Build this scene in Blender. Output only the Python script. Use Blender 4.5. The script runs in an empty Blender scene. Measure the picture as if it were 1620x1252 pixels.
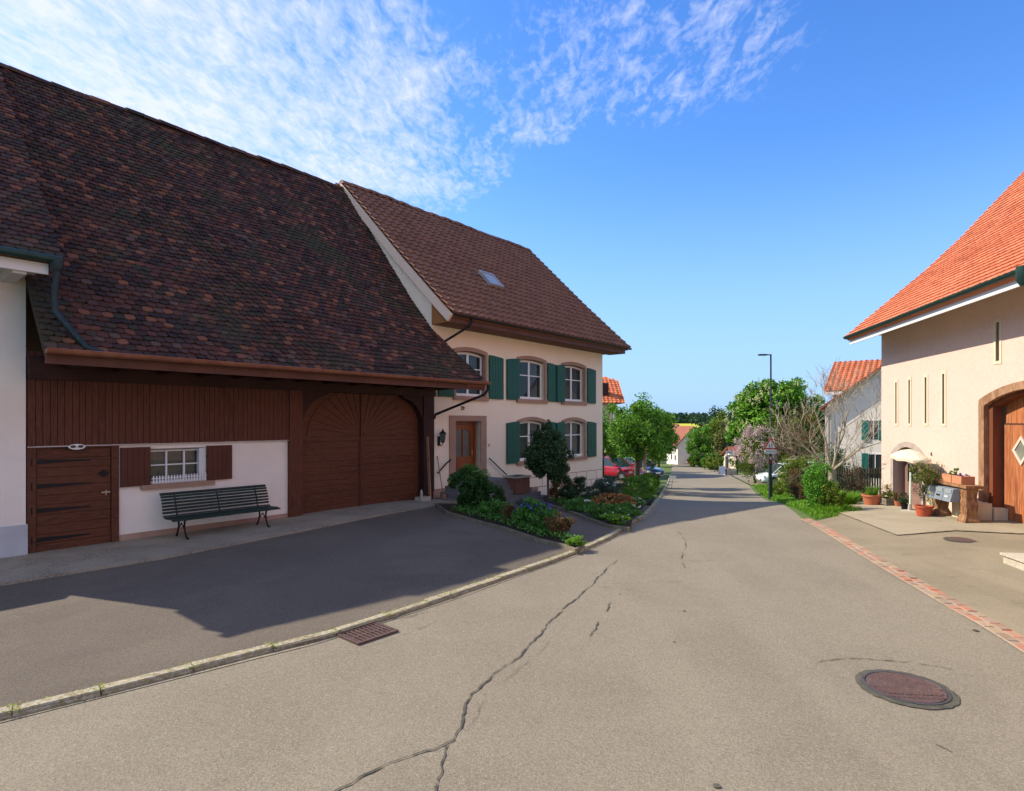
import bpy, bmesh, math, random
import numpy as np
from mathutils import Vector, Matrix
from mathutils.geometry import tessellate_polygon
R_ = math.radians
SC = bpy.context.scene
COL = SC.collection
# ---------------------------------------------------------------- camera, sky, sun
cam = bpy.data.cameras.new("camera"); co = bpy.data.objects.new("camera", cam); COL.objects.link(co)
co.location = (0, 0, 2.3); co.rotation_euler = (R_(90), 0, 0)
cam.sensor_width = 36; cam.lens = 36 * 920 / 1620; cam.shift_y = 42 / 1620; cam.clip_end = 5000; cam.clip_start = .05
SC.camera = co
KX, KY = 1.081, -.374                       # horizontal travel of light per metre of fall
EL = math.atan2(1, math.hypot(KX, KY))
sun = bpy.data.lights.new("sun", 'SUN'); sun.energy = 4.3; sun.angle = R_(.5); sun.color = (1, .90, .74)
so = bpy.data.objects.new("sun", sun); COL.objects.link(so); so.location = (-20, 8, 30)
so.rotation_euler = Vector((KX, KY, -1)).to_track_quat('-Z', 'Y').to_euler()
SC.view_settings.view_transform = 'Standard'; SC.view_settings.look = 'None'
SC.view_settings.exposure = .70; SC.view_settings.gamma = 1

def NT(nt):
    def nd(t, **k):
        n = nt.nodes.new(t)
        for a, v in k.items():
            if a.startswith('i_'): n.inputs[int(a[2:])].default_value = v
            elif a.startswith('n_'): n.inputs[a[2:].replace('_', ' ')].default_value = v
            else: setattr(n, a, v)
        return n
    def mth(op, a, b=None, c=None, clamp=False):
        n = nt.nodes.new('ShaderNodeMath'); n.operation = op; n.use_clamp = clamp
        for i, v in enumerate((a, b, c)):
            if v is None: continue
            if isinstance(v, (int, float)): n.inputs[i].default_value = v
            else: nt.links.new(v, n.inputs[i])
        return n.outputs[0]
    def mixc(f, a, b, mode='MIX'):
        n = nt.nodes.new('ShaderNodeMix'); n.data_type = 'RGBA'; n.blend_type = mode
        for i, v in ((0, f), (6, a), (7, b)):
            if isinstance(v, (int, float)): n.inputs[i].default_value = v
            elif isinstance(v, tuple): n.inputs[i].default_value = (*v[:3], 1)
            else: nt.links.new(v, n.inputs[i])
        return n.outputs[2]
    def rng(v, a, b, c=0., d=1., smooth=True):
        n = nt.nodes.new('ShaderNodeMapRange'); n.interpolation_type = 'SMOOTHSTEP' if smooth else 'LINEAR'
        nt.links.new(v, n.inputs[0])
        for i, x in enumerate((a, b, c, d)): n.inputs[i + 1].default_value = x
        return n.outputs[0]
    return nd, mth, mixc, rng, nt.links.new

W = bpy.data.worlds.new("World"); SC.world = W; W.use_nodes = True
def build_world():
    nt = W.node_tree; nt.nodes.clear(); nd, mth, mixc, rng, lk = NT(nt)
    sky = nd('ShaderNodeTexSky', sky_type='NISHITA', sun_disc=False, sun_elevation=EL, sun_rotation=math.atan2(-KX, -KY),
             altitude=500, air_density=1., dust_density=.35, ozone_density=2.2)
    hs = nd('ShaderNodeHueSaturation', n_Hue=.511, n_Saturation=1.30, n_Value=1.2); lk(sky.outputs[0], hs.inputs['Color'])
    tc = nd('ShaderNodeTexCoord'); sp = nd('ShaderNodeSeparateXYZ'); lk(tc.outputs['Generated'], sp.inputs[0])
    z = mth('MAXIMUM', sp.outputs[2], .04)
    px = mth('DIVIDE', sp.outputs[0], z); py = mth('DIVIDE', sp.outputs[1], z)
    cb = nd('ShaderNodeCombineXYZ'); lk(px, cb.inputs[0]); lk(py, cb.inputs[1])
    def noise(scale, det, rough, rot, sc, dist=0.):
        m = nd('ShaderNodeMapping'); m.inputs['Rotation'].default_value[2] = rot; m.inputs['Scale'].default_value = (sc[0], sc[1], 1)
        lk(cb.outputs[0], m.inputs[0])
        n = nd('ShaderNodeTexNoise', n_Scale=scale, n_Detail=det, n_Roughness=rough, n_Distortion=dist); lk(m.outputs[0], n.inputs['Vector'])
        return n.outputs['Fac']
    warp = noise(1.6, 4, .6, .3, (1, 1))
    # broad bank to the left, breaking up towards the right
    edge = mth('ADD', px, mth('MULTIPLY', mth('SUBTRACT', warp, .5), -1.4))
    bank = rng(edge, -.75, .02, 1, 0)
    bank = mth('MULTIPLY', bank, rng(py, 2.3, 3.3, 1, 0))
    ex = mth('DIVIDE', mth('SUBTRACT', px, .38), .50); ey = mth('DIVIDE', mth('SUBTRACT', py, 1.60), .46)
    rr = mth('ADD', mth('MULTIPLY', ex, ex), mth('MULTIPLY', ey, ey))
    patch = mth('MULTIPLY', rng(rr, .0, 1.15, 1, 0), .35)
    for bx, by, ra, rb, am in ((.08, 1.98, .18, .16, .55), (-.08, 1.72, .26, .34, .22), (-.14, 2.25, .18, .36, .36)):
        ex2 = mth('DIVIDE', mth('SUBTRACT', px, bx), ra); ey2 = mth('DIVIDE', mth('SUBTRACT', py, by), rb)
        r2 = mth('ADD', mth('MULTIPLY', ex2, ex2), mth('MULTIPLY', ey2, ey2))
        patch = mth('MAXIMUM', patch, mth('MULTIPLY', rng(r2, .0, 1.3, 1, 0), am))
    cover = mth('MAXIMUM', bank, patch)
    rip = noise(19, 5, .62, -.65, (1, .46), .5)
    fine = noise(52, 3, .6, .5, (1, .5), .4)
    big = noise(3.2, 3, .55, .2, (1, .7), .3)
    tex = mth('ADD', mth('MULTIPLY', rip, .72), mth('MULTIPLY', fine, .28))
    v = mth('ADD', mth('MULTIPLY', cover, mth('ADD', .22, mth('MULTIPLY', big, 1.10))), mth('MULTIPLY', mth('SUBTRACT', tex, .5), 1.9))
    dens = mth('MULTIPLY', rng(v, .14, 1.02, 0, .84, False), rng(cover, .0, .3, 0, 1))
    # bright cloud veil added to the unseen sky behind the viewer, as neutral fill
    fill_veil = mth('MULTIPLY', rng(sp.outputs[1], .10, -.45, 0, 1), mth('ADD', .45, mth('MULTIPLY', rip, .45)))
    dens = mth('MAXIMUM', dens, fill_veil)
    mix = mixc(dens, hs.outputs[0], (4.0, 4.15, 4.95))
    # thin pale air near the horizon
    mix2 = mixc(rng(sp.outputs[2], -.02, .42, .93, 0), mix, (1.45, 2.5, 4.3))
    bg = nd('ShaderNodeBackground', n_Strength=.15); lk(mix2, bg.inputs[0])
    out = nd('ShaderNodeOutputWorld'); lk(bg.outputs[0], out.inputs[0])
build_world()

# ---------------------------------------------------------------- materials
MATS = {}
def mat(name, col, rough=.8, var=None, vscale=3., var2=None, v2scale=40., bump=0., bscale=60., isl=None, spec=.3, metal=0., trans=0., stretch=(1, 1, 1), coat=0., emit=None, vr=(.35, .68), v2r=(.42, .62)):
    if name in MATS: return MATS[name]
    m = bpy.data.materials.new(name); m.use_nodes = True; nt = m.node_tree; nd, mth, mixc, rng, lk = NT(nt)
    b = nt.nodes['Principled BSDF']; b.inputs['Roughness'].default_value = rough
    b.inputs['Specular IOR Level'].default_value = spec; b.inputs['Metallic'].default_value = metal
    if coat: b.inputs['Coat Weight'].default_value = coat; b.inputs['Coat Roughness'].default_value = .05
    tc = nd('ShaderNodeTexCoord'); mp = nd('ShaderNodeMapping'); mp.inputs['Scale'].default_value = stretch; lk(tc.outputs['Object'], mp.inputs[0])
    c = tuple(col)
    def noise(s, d=5, r=.6):
        n = nd('ShaderNodeTexNoise', n_Scale=s, n_Detail=d, n_Roughness=r); lk(mp.outputs[0], n.inputs['Vector']); return n.outputs['Fac']
    if isl:                                   # colour differs from piece to piece
        g = nd('ShaderNodeNewGeometry'); cr = nd('ShaderNodeValToRGB'); lk(g.outputs['Random Per Island'], cr.inputs[0])
        cr.color_ramp.elements.remove(cr.color_ramp.elements[1]); cr.color_ramp.interpolation = 'CONSTANT'
        for i, q in enumerate(isl):
            p = i / len(isl)
            e = cr.color_ramp.elements[0] if i == 0 else cr.color_ramp.elements.new(p)
            e.position = p; e.color = (*q, 1)
        c = cr.outputs[0]
    if var: c = mixc(rng(noise(vscale), *vr), c, tuple(var))
    if var2: c = mixc(rng(noise(v2scale, 3, .7), *v2r), c, tuple(var2))
    if isinstance(c, tuple): b.inputs['Base Color'].default_value = (*c[:3], 1)
    else: lk(c, b.inputs['Base Color'])
    if bump:
        bp = nd('ShaderNodeBump', n_Strength=bump, n_Distance=.02)
        lk(noise(bscale, 4, .65), bp.inputs['Height']); lk(bp.outputs[0], b.inputs['Normal'])
    if trans:
        tr = nd('ShaderNodeBsdfTranslucent'); lk(c, tr.inputs[0]) if not isinstance(c, tuple) else None
        mx = nd('ShaderNodeMixShader', i_0=trans); lk(b.outputs[0], mx.inputs[1]); lk(tr.outputs[0], mx.inputs[2])
        lk(mx.outputs[0], nt.nodes['Material Output'].inputs[0])
    if emit: b.inputs['Emission Color'].default_value = (*emit, 1); b.inputs['Emission Strength'].default_value = 1
    MATS[name] = m; return m
def glassmat(name, tint=(.02, .025, .03), op=.45, rough=.02):
    if name in MATS: return MATS[name]
    m = bpy.data.materials.new(name); m.use_nodes = True; nt = m.node_tree; nd, mth, mixc, rng, lk = NT(nt)
    b = nt.nodes['Principled BSDF']; b.inputs['Base Color'].default_value = (*tint, 1); b.inputs['Roughness'].default_value = rough; b.inputs['IOR'].default_value = 1.6
    t = nd('ShaderNodeBsdfTransparent', i_0=(.85, .9, .9, 1)); mx = nd('ShaderNodeMixShader', i_0=op)
    lk(t.outputs[0], mx.inputs[1]); lk(b.outputs[0], mx.inputs[2]); lk(mx.outputs[0], nt.nodes['Material Output'].inputs[0])
    MATS[name] = m; return m

STUC = mat('stucco_cream', (.86, .735, .56), .9, (.80, .675, .51), 1.3, (.88, .76, .59), 22, .35, 70)
STUCW = mat('stucco_white', (.86, .785, .69), .9, (.79, .715, .63), 1.1, bump=.3, bscale=60)
STUCR = mat('stucco_rose', (.645, .475, .395), .9, (.615, .45, .37), 1.6, (.665, .495, .41), 9, .55, 45)
PLIN = mat('plinth_grey', (.50, .52, .54), .85, (.42, .43, .45), 2, bump=.25)
PINK = mat('sandstone_pink', (.35, .215, .150), .85, (.29, .175, .125), 3, (.39, .25, .18), 40, .25, 80)
PLPK = mat('plinth_pink', (.42, .27, .21), .85, (.36, .21, .15), 2.5, bump=.25)
BRWOOD = mat('wood_brown_boards', (.102, .031, .016), .65, (.076, .022, .012), 2, (.125, .041, .020), 30, .4, 40, stretch=(1, 1, .12))
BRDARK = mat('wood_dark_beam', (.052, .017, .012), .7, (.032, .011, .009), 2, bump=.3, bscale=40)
BRDOOR = mat('wood_door_brown', (.100, .032, .015), .6, (.066, .020, .010), 2, (.125, .041, .018), 30, .3, 40, stretch=(.15, 1, 1))
BRSHUT = mat('shutter_brown', (.095, .030, .017), .6, (.08, .024, .014), 3, bump=.15)
FASC = mat('fascia_brown', (.11, .042, .026), .6, (.08, .03, .02), 2, bump=.2)
GUTC = mat('gutter_copper', (.30, .13, .075), .5, (.22, .09, .055), 4, metal=.25)
IRON = mat('black_iron', (.012, .012, .014), .5, metal=.3)
WHT = mat('white_paint', (.72, .72, .70), .45)
GREEN = mat('shutter_green', (.008, .085, .055), .5, (.006, .065, .045), 3, (.012, .10, .062), 60, .1)
DKGREEN = mat('gutter_green', (.02, .055, .045), .45, (.015, .04, .035), 6, metal=.2)
OLDTILE = mat('old_tile', (.1, .05, .04), .88, var=(.042, .042, .020), vscale=.9, vr=(.48, .74), var2=(.105, .066, .044), v2scale=11, v2r=(.60, .76), bump=.6, bscale=60,
   isl=[(.028, .016, .014), (.066, .028, .020), (.100, .040, .026), (.040, .021, .018), (.130, .050, .028), (.056, .034, .024), (.080, .031, .022), (.036, .031, .020), (.085, .039, .028), (.050, .023, .018), (.100, .060, .044), (.074, .033, .024), (.048, .027, .022), (.19, .075, .040), (.064, .026, .020), (.032, .019, .017), (.058, .030, .022), (.090, .036, .024)])
PANTILE = mat('brown_pantile', (.1, .05, .04), .6, var=(.165, .080, .045), vscale=.8, vr=(.5, .75), bump=.3, bscale=80,
   isl=[(.180, .082, .044), (.165, .074, .040), (.20, .092, .050), (.15, .066, .036), (.19, .086, .047)])
ORTILE = mat('orange_tile', (.5, .15, .06), .75, var=(.52, .165, .07), vscale=1.2, bump=.3, bscale=60,
   isl=[(.60, .20, .09), (.54, .17, .075), (.66, .235, .11), (.48, .145, .065), (.62, .21, .10), (.56, .18, .08), (.42, .13, .07)])
def asphalt(name, a, b, light, dark, patchy=.5, grain=.55):
    m = bpy.data.materials.new(name); m.use_nodes = True; nt = m.node_tree; nd, mth, mixc, rng, lk = NT(nt); MATS[name] = m
    bs = nt.nodes['Principled BSDF']; bs.inputs['Roughness'].default_value = .9; bs.inputs['Specular IOR Level'].default_value = .2
    tc = nd('ShaderNodeTexCoord')
    def noise(s, d=4, r=.6, st=(1, 1, 1), rot=0., dist=0.):
        mp = nd('ShaderNodeMapping'); mp.inputs['Scale'].default_value = st; mp.inputs['Rotation'].default_value[2] = rot; lk(tc.outputs['Object'], mp.inputs[0])
        n = nd('ShaderNodeTexNoise', n_Scale=s, n_Detail=d, n_Roughness=r, n_Distortion=dist); lk(mp.outputs[0], n.inputs['Vector']); return n.outputs['Fac']
    c = mixc(rng(noise(.55, 4, .6, dist=.4), .38, .64), a, b)
    c = mixc(mth('MULTIPLY', rng(noise(.8, 3, .5, (1.3, .12, 1), -.35), .50, .68), patchy), c, tuple(x * 1.14 for x in a))      # worn wheel tracks run with the street
    c = mixc(mth('MULTIPLY', rng(noise(2.3, 5, .7), .58, .72), patchy * .8), c, tuple(x * .74 for x in b))                      # stains
    v = nd('ShaderNodeTexVoronoi', n_Scale=105.); lk(tc.outputs['Object'], v.inputs['Vector'])
    hs = nd('ShaderNodeSeparateColor'); lk(v.outputs['Color'], hs.inputs[0])
    c = mixc(rng(hs.outputs[0], .35, 1, 0, grain, False), c, light)
    c = mixc(rng(hs.outputs[1], .5, 1, 0, grain, False), c, dark)
    c = mixc(rng(hs.outputs[2], .86, .9, 0, grain * .55), c, (a[0] * 1.15, a[1] * .82, a[2] * .72))
    c = mixc(mth('MULTIPLY', rng(noise(190, 2, .7), .36, .46, 1, 0), grain), c, dark)
    lk(c, bs.inputs['Base Color'])
    bp = nd('ShaderNodeBump', n_Strength=.5, n_Distance=.012); lk(noise(150, 3, .65), bp.inputs['Height']); lk(bp.outputs[0], bs.inputs['Normal']); return m
ASPH = asphalt('asphalt_road', (.238, .207, .150), (.206, .178, .129), (.36, .32, .245), (.105, .090, .066))
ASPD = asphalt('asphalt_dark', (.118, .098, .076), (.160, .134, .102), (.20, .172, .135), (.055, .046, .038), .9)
ASPY = asphalt('asphalt_yard', (.275, .232, .155), (.215, .182, .120), (.35, .30, .21), (.13, .108, .07), .9, .4)
CONC = mat('concrete', (.30, .255, .185), .9, (.17, .145, .105), 1.4, (.34, .30, .23), 35, .5, 40)
CONCL = mat('concrete_light', (.40, .36, .29), .9, (.29, .26, .2), 2.0, (.45, .41, .33), 35, .5, 40)
KERB = mat('kerb_stone', (.34, .29, .17), .9, (.21, .17, .085), 3.5, (.42, .38, .29), 25, .8, 30)
SOIL = mat('soil', (.045, .03, .018), .95, (.03, .03, .015), 5, bump=.8, bscale=20)
GRASSM = mat('ground_grass', (.075, .13, .025), .95, (.05, .10, .02), .35, (.11, .14, .04), 8, .8, 20)
TAR = mat('tar', (.062, .060, .046), .85, (.105, .095, .07), 9, bump=.5)
MOSS = mat('moss_leaf', (.2, .26, .03), .9, isl=[(.13, .19, .02), (.25, .30, .04), (.30, .33, .05)])
BRICK = mat('gutter_brick', (.4, .2, .12), .9, var=(.30, .24, .18), vscale=7, bump=.7, bscale=40,
   isl=[(.40, .16, .09), (.46, .20, .115), (.30, .14, .085), (.36, .25, .15), (.42, .165, .09), (.25, .17, .115), (.40, .27, .17)])
MORTAR = mat('mortar', (.46, .36, .26), .9, (.36, .28, .19), 4, bump=.4)
RUST = mat('cast_iron_rust', (.12, .070, .060), .6, (.17, .105, .085), 6, (.085, .055, .05), 50, .3, 60, metal=.2)
SLATE = mat('grey_step', (.14, .14, .145), .85, (.10, .10, .105), 3, (.18, .18, .18), 50, .3, 60)
LARCH = mat('larch_boards', (.36, .155, .05), .55, (.27, .105, .035), 3, bump=.2, stretch=(1, 1, .2))
DOORW = mat('oak_door', (.27, .075, .018), .4, (.20, .052, .013), 3, bump=.15, stretch=(1, 1, .2))
GATEW = mat('weathered_gate', (.42, .125, .038), .7, var=(.20, .062, .028), vscale=5, var2=(.44, .17, .065), v2scale=26, bump=.7, bscale=30, stretch=(1, 1, .07))
OLDOAK = mat('old_oak', (.30, .16, .08), .8, (.20, .10, .05), 2, (.36, .21, .12), 9, .5, 25, stretch=(1, 1, .35))
CURT = mat('curtain', (.62, .62, .66), .9)
GLASS = glassmat('window_glass'); DGLASS = glassmat('dark_glass', op=.8); FROST = glassmat('frosted_glass', (.10, .085, .075), .93, .3)
TERRA = mat('terracotta', (.50, .17, .09), .8, (.42, .13, .065), 5, bump=.2)
TERRAR = mat('plastic_pot_red', (.48, .10, .045), .55, (.42, .085, .04), 5)
CLOTH = mat('parasol_cloth', (.62, .53, .40), .9)
BARK = mat('bark', (.10, .075, .05), .9, (.06, .045, .03), 6, bump=.8, bscale=25, stretch=(1, 1, .3))
BARKP = mat('bark_pale', (.46, .38, .27), .9, (.17, .13, .08), 6, (.42, .37, .28), 16, .6, 25, stretch=(1, 1, .4))
def leafm(name, cols, tr=.28): return mat(name, (.1, .2, .03), .6, isl=cols, trans=tr, spec=.25)
LF_TREE = leafm('leaf_tree', [(.06, .17, .012), (.11, .26, .02), (.17, .35, .03), (.07, .20, .015), (.21, .40, .04)], .35)
LF_CHEST = leafm('leaf_chestnut', [(.04, .13, .008), (.09, .24, .012), (.15, .33, .02), (.06, .18, .01), (.19, .38, .03)], .3)
LF_DARK = leafm('leaf_dark', [(.012, .035, .012), (.025, .06, .02), (.04, .085, .025), (.018, .045, .014)], .15)
LF_HEAD = leafm('leaf_round', [(.02, .05, .02), (.035, .085, .03), (.05, .11, .04), (.07, .13, .05), (.03, .07, .025)], .2)
LF_BOX = leafm('leaf_laurel', [(.015, .045, .012), (.03, .09, .015), (.05, .14, .02), (.02, .06, .015)], .18)
LF_GARD = leafm('leaf_garden', [(.05, .15, .02), (.09, .24, .03), (.07, .19, .03), (.13, .30, .05), (.04, .12, .02)], .25)
LF_YEL = leafm('leaf_yellowgreen', [(.12, .18, .015), (.18, .25, .02), (.10, .17, .02), (.24, .30, .04), (.07, .12, .012)], .3)
LF_IVY = leafm('leaf_ivy', [(.06, .20, .015), (.10, .30, .02), (.15, .38, .03), (.07, .22, .02), (.19, .42, .05)], .3)
LF_OLIVE = leafm('leaf_olive', [(.12, .15, .035), (.18, .20, .05), (.24, .24, .06), (.10, .12, .03)], .25)
LF_RED = leafm('leaf_red', [(.14, .05, .02), (.20, .09, .03), (.10, .06, .02), (.09, .12, .03)], .2)
LF_GRASS = leafm('leaf_grass', [(.10, .24, .015), (.16, .34, .02), (.13, .28, .02), (.20, .38, .04)], .3)
LF_HEDGE = leafm('leaf_hedge', [(.06, .15, .012), (.10, .23, .015), (.04, .11, .01), (.15, .29, .02)], .25)
LF_GREY = leafm('leaf_greygreen', [(.06, .09, .065), (.09, .13, .09), (.05, .08, .05), (.07, .12, .06)], .2)
LF_DRY = leafm('leaf_brown', [(.10, .06, .035), (.15, .09, .055), (.07, .045, .03), (.12, .10, .05)], .15)
LF_FOR = leafm('leaf_forest', [(.018, .055, .022), (.03, .08, .028), (.022, .065, .03), (.04, .10, .03)], .1)
FL_LILAC = leafm('petal_lilac', [(.62, .44, .46), (.50, .30, .40), (.70, .56, .54), (.55, .38, .40), (.66, .60, .46)], .3)
FL_CAND = leafm('petal_candle', [(.60, .62, .30), (.70, .68, .42), (.52, .58, .22)], .3)
FL_ORG = leafm('petal_orange', [(.34, .13, .03), (.42, .20, .05), (.28, .10, .04), (.40, .28, .10)], .2)
FL_WHT = leafm('petal_white', [(.75, .75, .70), (.68, .66, .6), (.8, .8, .76)], .2)
FL_BLUE = leafm('petal_blue', [(.06, .09, .38), (.10, .13, .45), (.05, .07, .30)], .2)
FL_PINK = leafm('petal_pink', [(.60, .18, .26), (.55, .30, .32)], .2)
FL_CREAM = leafm('leaf_variegated', [(.60, .58, .40), (.45, .48, .25), (.70, .68, .52), (.30, .36, .14)], .25)

# ---------------------------------------------------------------- mesh building
class Frame:
    def __init__(s, x, y=None):
        s.ex = Vector((x[0], x[1])).normalized(); s.ey = Vector((-s.ex.y, s.ex.x)); s.rot = math.atan2(s.ex.y, s.ex.x)
    def w(s, x, y, z=0): p = s.ex * x + s.ey * y; return Vector((p.x, p.y, z))
    def loc(s, X, Y): v = Vector((X, Y)); return v.dot(s.ex), v.dot(s.ey)
FW = Frame((1, 0)); FL = Frame((.640, .768)); FR = Frame((-.192, -.981))

class MB:
    def __init__(s): s.v = []; s.f = []
    def add(s, vs, fs):
        n = len(s.v); s.v += [tuple(q) for q in vs]; s.f += [tuple(i + n for i in f) for f in fs]; return s
    def box(s, x0, x1, y0, y1, z0, z1, rz=0, c=None):
        vs = [(x, y, z) for z in (z0, z1) for y in (y0, y1) for x in (x0, x1)]
        if rz:
            cx, cy = c or ((x0 + x1) / 2, (y0 + y1) / 2); C, S = math.cos(rz), math.sin(rz)
            vs = [(cx + (x - cx) * C - (y - cy) * S, cy + (x - cx) * S + (y - cy) * C, z) for x, y, z in vs]
        return s.add(vs, [(0, 2, 3, 1), (4, 5, 7, 6), (0, 1, 5, 4), (2, 6, 7, 3), (0, 4, 6, 2), (1, 3, 7, 5)])
    def bar(s, p, q, w, h, up=(0, 0, 1)):
        p = Vector(p); q = Vector(q); d = (q - p).normalized(); u = Vector(up); x = d.cross(u)
        if x.length < 1e-4: x = d.cross(Vector((0, 1, 0)))
        x.normalize(); y = x.cross(d); x *= w / 2; y *= h / 2
        return s.add([a + i * x + j * y for a in (p, q) for i, j in ((-1, -1), (1, -1), (1, 1), (-1, 1))],
                     [(3, 2, 1, 0), (4, 5, 6, 7), (0, 1, 5, 4), (1, 2, 6, 5), (2, 3, 7, 6), (3, 0, 4, 7)])
    def tube(s, pts, rad, n=8, cap=True):
        pts = [Vector(p) for p in pts]; k = len(pts)
        if isinstance(rad, (int, float)): rad = [rad] * k
        nrm = None; vs = []
        for i in range(k):
            d = (pts[min(i + 1, k - 1)] - pts[max(i - 1, 0)]).normalized()
            if nrm is None: nrm = d.orthogonal().normalized()
            else:
                nrm = nrm - d * nrm.dot(d)
                if nrm.length < 1e-5: nrm = d.orthogonal()
                nrm.normalize()
            b = d.cross(nrm)
            for j in range(n):
                t = 2 * math.pi * j / n; vs.append(pts[i] + (nrm * math.cos(t) + b * math.sin(t)) * rad[i])
        fs = [(i * n + j, i * n + (j + 1) % n, (i + 1) * n + (j + 1) % n, (i + 1) * n + j) for i in range(k - 1) for j in range(n)]
        if cap: fs += [tuple(range(n - 1, -1, -1)), tuple(range((k - 1) * n, k * n))]
        return s.add(vs, fs)
    def lathe(s, c, prof, n=20):
        vs = []; k = len(prof)
        for r, z in prof:
            for j in range(n):
                t = 2 * math.pi * j / n; vs.append((c[0] + r * math.cos(t), c[1] + r * math.sin(t), c[2] + z))
        fs = [(i * n + j, i * n + (j + 1) % n, (i + 1) * n + (j + 1) % n, (i + 1) * n + j) for i in range(k - 1) for j in range(n)]
        fs += [tuple(range(n - 1, -1, -1)), tuple(range((k - 1) * n, k * n))]
        return s.add(vs, fs)
    def prism(s, poly, y0, y1, axis='y'):
        """poly of (x,z) extruded along y, or (y,z) along x, or (x,y) along z"""
        n = len(poly)
        def P(a, b, t): return {'y': (a, t, b), 'x': (t, a, b), 'z': (a, b, t)}[axis]
        vs = [P(a, b, y0) for a, b in poly] + [P(a, b, y1) for a, b in poly]
        fs = [(i, (i + 1) % n, n + (i + 1) % n, n + i) for i in range(n)]
        tri = tessellate_polygon([[Vector((a, b, 0)) for a, b in poly]])
        fs += [tuple(t) for t in tri] + [tuple(n + i for i in t[::-1]) for t in tri]
        return s.add(vs, fs)
    def wall(s, x0, x1, z0, z1, y, th, holes=()):
        """a wall with rectangular holes and their reveals"""
        xs = sorted({x0, x1, *[h[0] for h in holes], *[h[1] for h in holes]}); zs = sorted({z0, z1, *[h[2] for h in holes], *[h[3] for h in holes]})
        xs = [x for x in xs if x0 <= x <= x1]; zs = [z for z in zs if z0 <= z <= z1]
        inside = lambda x, z: any(h[0] < x < h[1] and h[2] < z < h[3] for h in holes)
        for i in range(len(xs) - 1):
            for j in range(len(zs) - 1):
                a, b, c, d = xs[i], xs[i + 1], zs[j], zs[j + 1]
                if inside((a + b) / 2, (c + d) / 2): continue
                s.add([(a, y, c), (b, y, c), (b, y, d), (a, y, d)], [(0, 1, 2, 3)])
                s.add([(a, y + th, c), (b, y + th, c), (b, y + th, d), (a, y + th, d)], [(3, 2, 1, 0)])
        for a, b, c, d in list(holes) + [(x0, x1, z0, z1)]:
            s.add([(a, y, c), (b, y, c), (b, y, d), (a, y, d), (a, y + th, c), (b, y + th, c), (b, y + th, d), (a, y + th, d)],
                  [(0, 4, 5, 1), (1, 5, 6, 2), (2, 6, 7, 3), (3, 7, 4, 0)])
        return s
    def xf(s, M):
        s.v = [tuple(M @ Vector(p)) for p in s.v]; return s

def arc(x0, x1, zt, rise, n=14):
    """points along a segmental arch whose crown is zt"""
    w = (x1 - x0) / 2; c = (x0 + x1) / 2
    if rise < 1e-3: return [(x0, zt), (x1, zt)]
    r = (w * w + rise * rise) / (2 * rise); a = math.asin(min(1, w / r))
    if rise > w: a = math.pi - a
    return [(c + r * math.sin(-a + 2 * a * i / n), zt - r + r * math.cos(-a + 2 * a * i / n)) for i in range(n + 1)]
def arch_frame(mb, x0, x1, z0, zt, rise, w, y0, y1, wt=None, bottom=False):
    wt = wt or w
    inn = [(x0, z0)] + arc(x0, x1, zt, rise) + [(x1, z0)]
    out = [(x0 - w, z0)] + arc(x0 - w, x1 + w, zt + wt, rise + .03 if rise > 0 else 0) + [(x1 + w, z0)]
    n = len(inn); vs = []
    for y in (y0, y1): vs += [(x, y, z) for x, z in inn] + [(x, y, z) for x, z in out]
    fs = []
    for i in range(n - 1):
        fs += [(i, i + 1, n + i + 1, n + i), (2 * n + i, 3 * n + i, 3 * n + i + 1, 2 * n + i + 1), (i, 2 * n + i, 2 * n + i + 1, i + 1), (n + i, n + i + 1, 3 * n + i + 1, 3 * n + i)]
    fs += [(0, n, 3 * n, 2 * n), (n - 1, 3 * n - 1, 4 * n - 1, 2 * n - 1)]
    mb.add(vs, fs); return mb
def spandrel(mb, x0, x1, zt, rise, y, th):
    pts = arc(x0, x1, zt, rise)
    for (a, c), (b, d) in zip(pts, pts[1:]):
        mb.add([(a, y, c), (b, y, d), (b, y, zt), (a, y, zt), (a, y + th, c), (b, y + th, d), (b, y + th, zt), (a, y + th, zt)], [(0, 1, 2, 3), (7, 6, 5, 4), (0, 4, 5, 1)])
    return mb
def arch_panel(mb, x0, x1, z0, zt, rise, y0, y1):
    return mb.prism([(x0, z0)] + ([(x0, zt), (x1, zt)] if rise < .001 else arc(x0, x1, zt, rise)) + [(x1, z0)], y0, y1)

OFF = {}
def thing(name, label, cat, F=FW, at=(0, 0, 0), group=None, rz=0.):
    o = bpy.data.objects.new(name, None); COL.objects.link(o); o.empty_display_size = .3
    o.location = F.w(*at); o.rotation_euler = (0, 0, F.rot + rz); o['label'] = label; o['category'] = cat
    if group: o['group'] = group
    OFF[o.name] = Vector(at); return o
def mesh(name, mb, m, smooth=False, off=(0, 0, 0), recalc=True):
    me = bpy.data.meshes.new(name); me.from_pydata([(a - off[0], b - off[1], c - off[2]) for a, b, c in mb.v], [], mb.f)
    if recalc:
        bm = bmesh.new(); bm.from_mesh(me); bmesh.ops.recalc_face_normals(bm, faces=bm.faces); bm.to_mesh(me); bm.free()
    if smooth:
        me.polygons.foreach_set('use_smooth', [True] * len(me.polygons))
        if smooth != 2:
            try: me.set_sharp_from_angle(angle=R_(40))
            except Exception: pass
    me.materials.append(m); me.update(); return me
def part(name, mb, m, parent, smooth=False, label=None, recalc=True):
    off = OFF[parent.name]; o = bpy.data.objects.new(name, mesh(name, mb, m, smooth, off, recalc)); COL.objects.link(o); o.parent = parent
    OFF[o.name] = off
    if label: o['label'] = label
    return o
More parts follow.
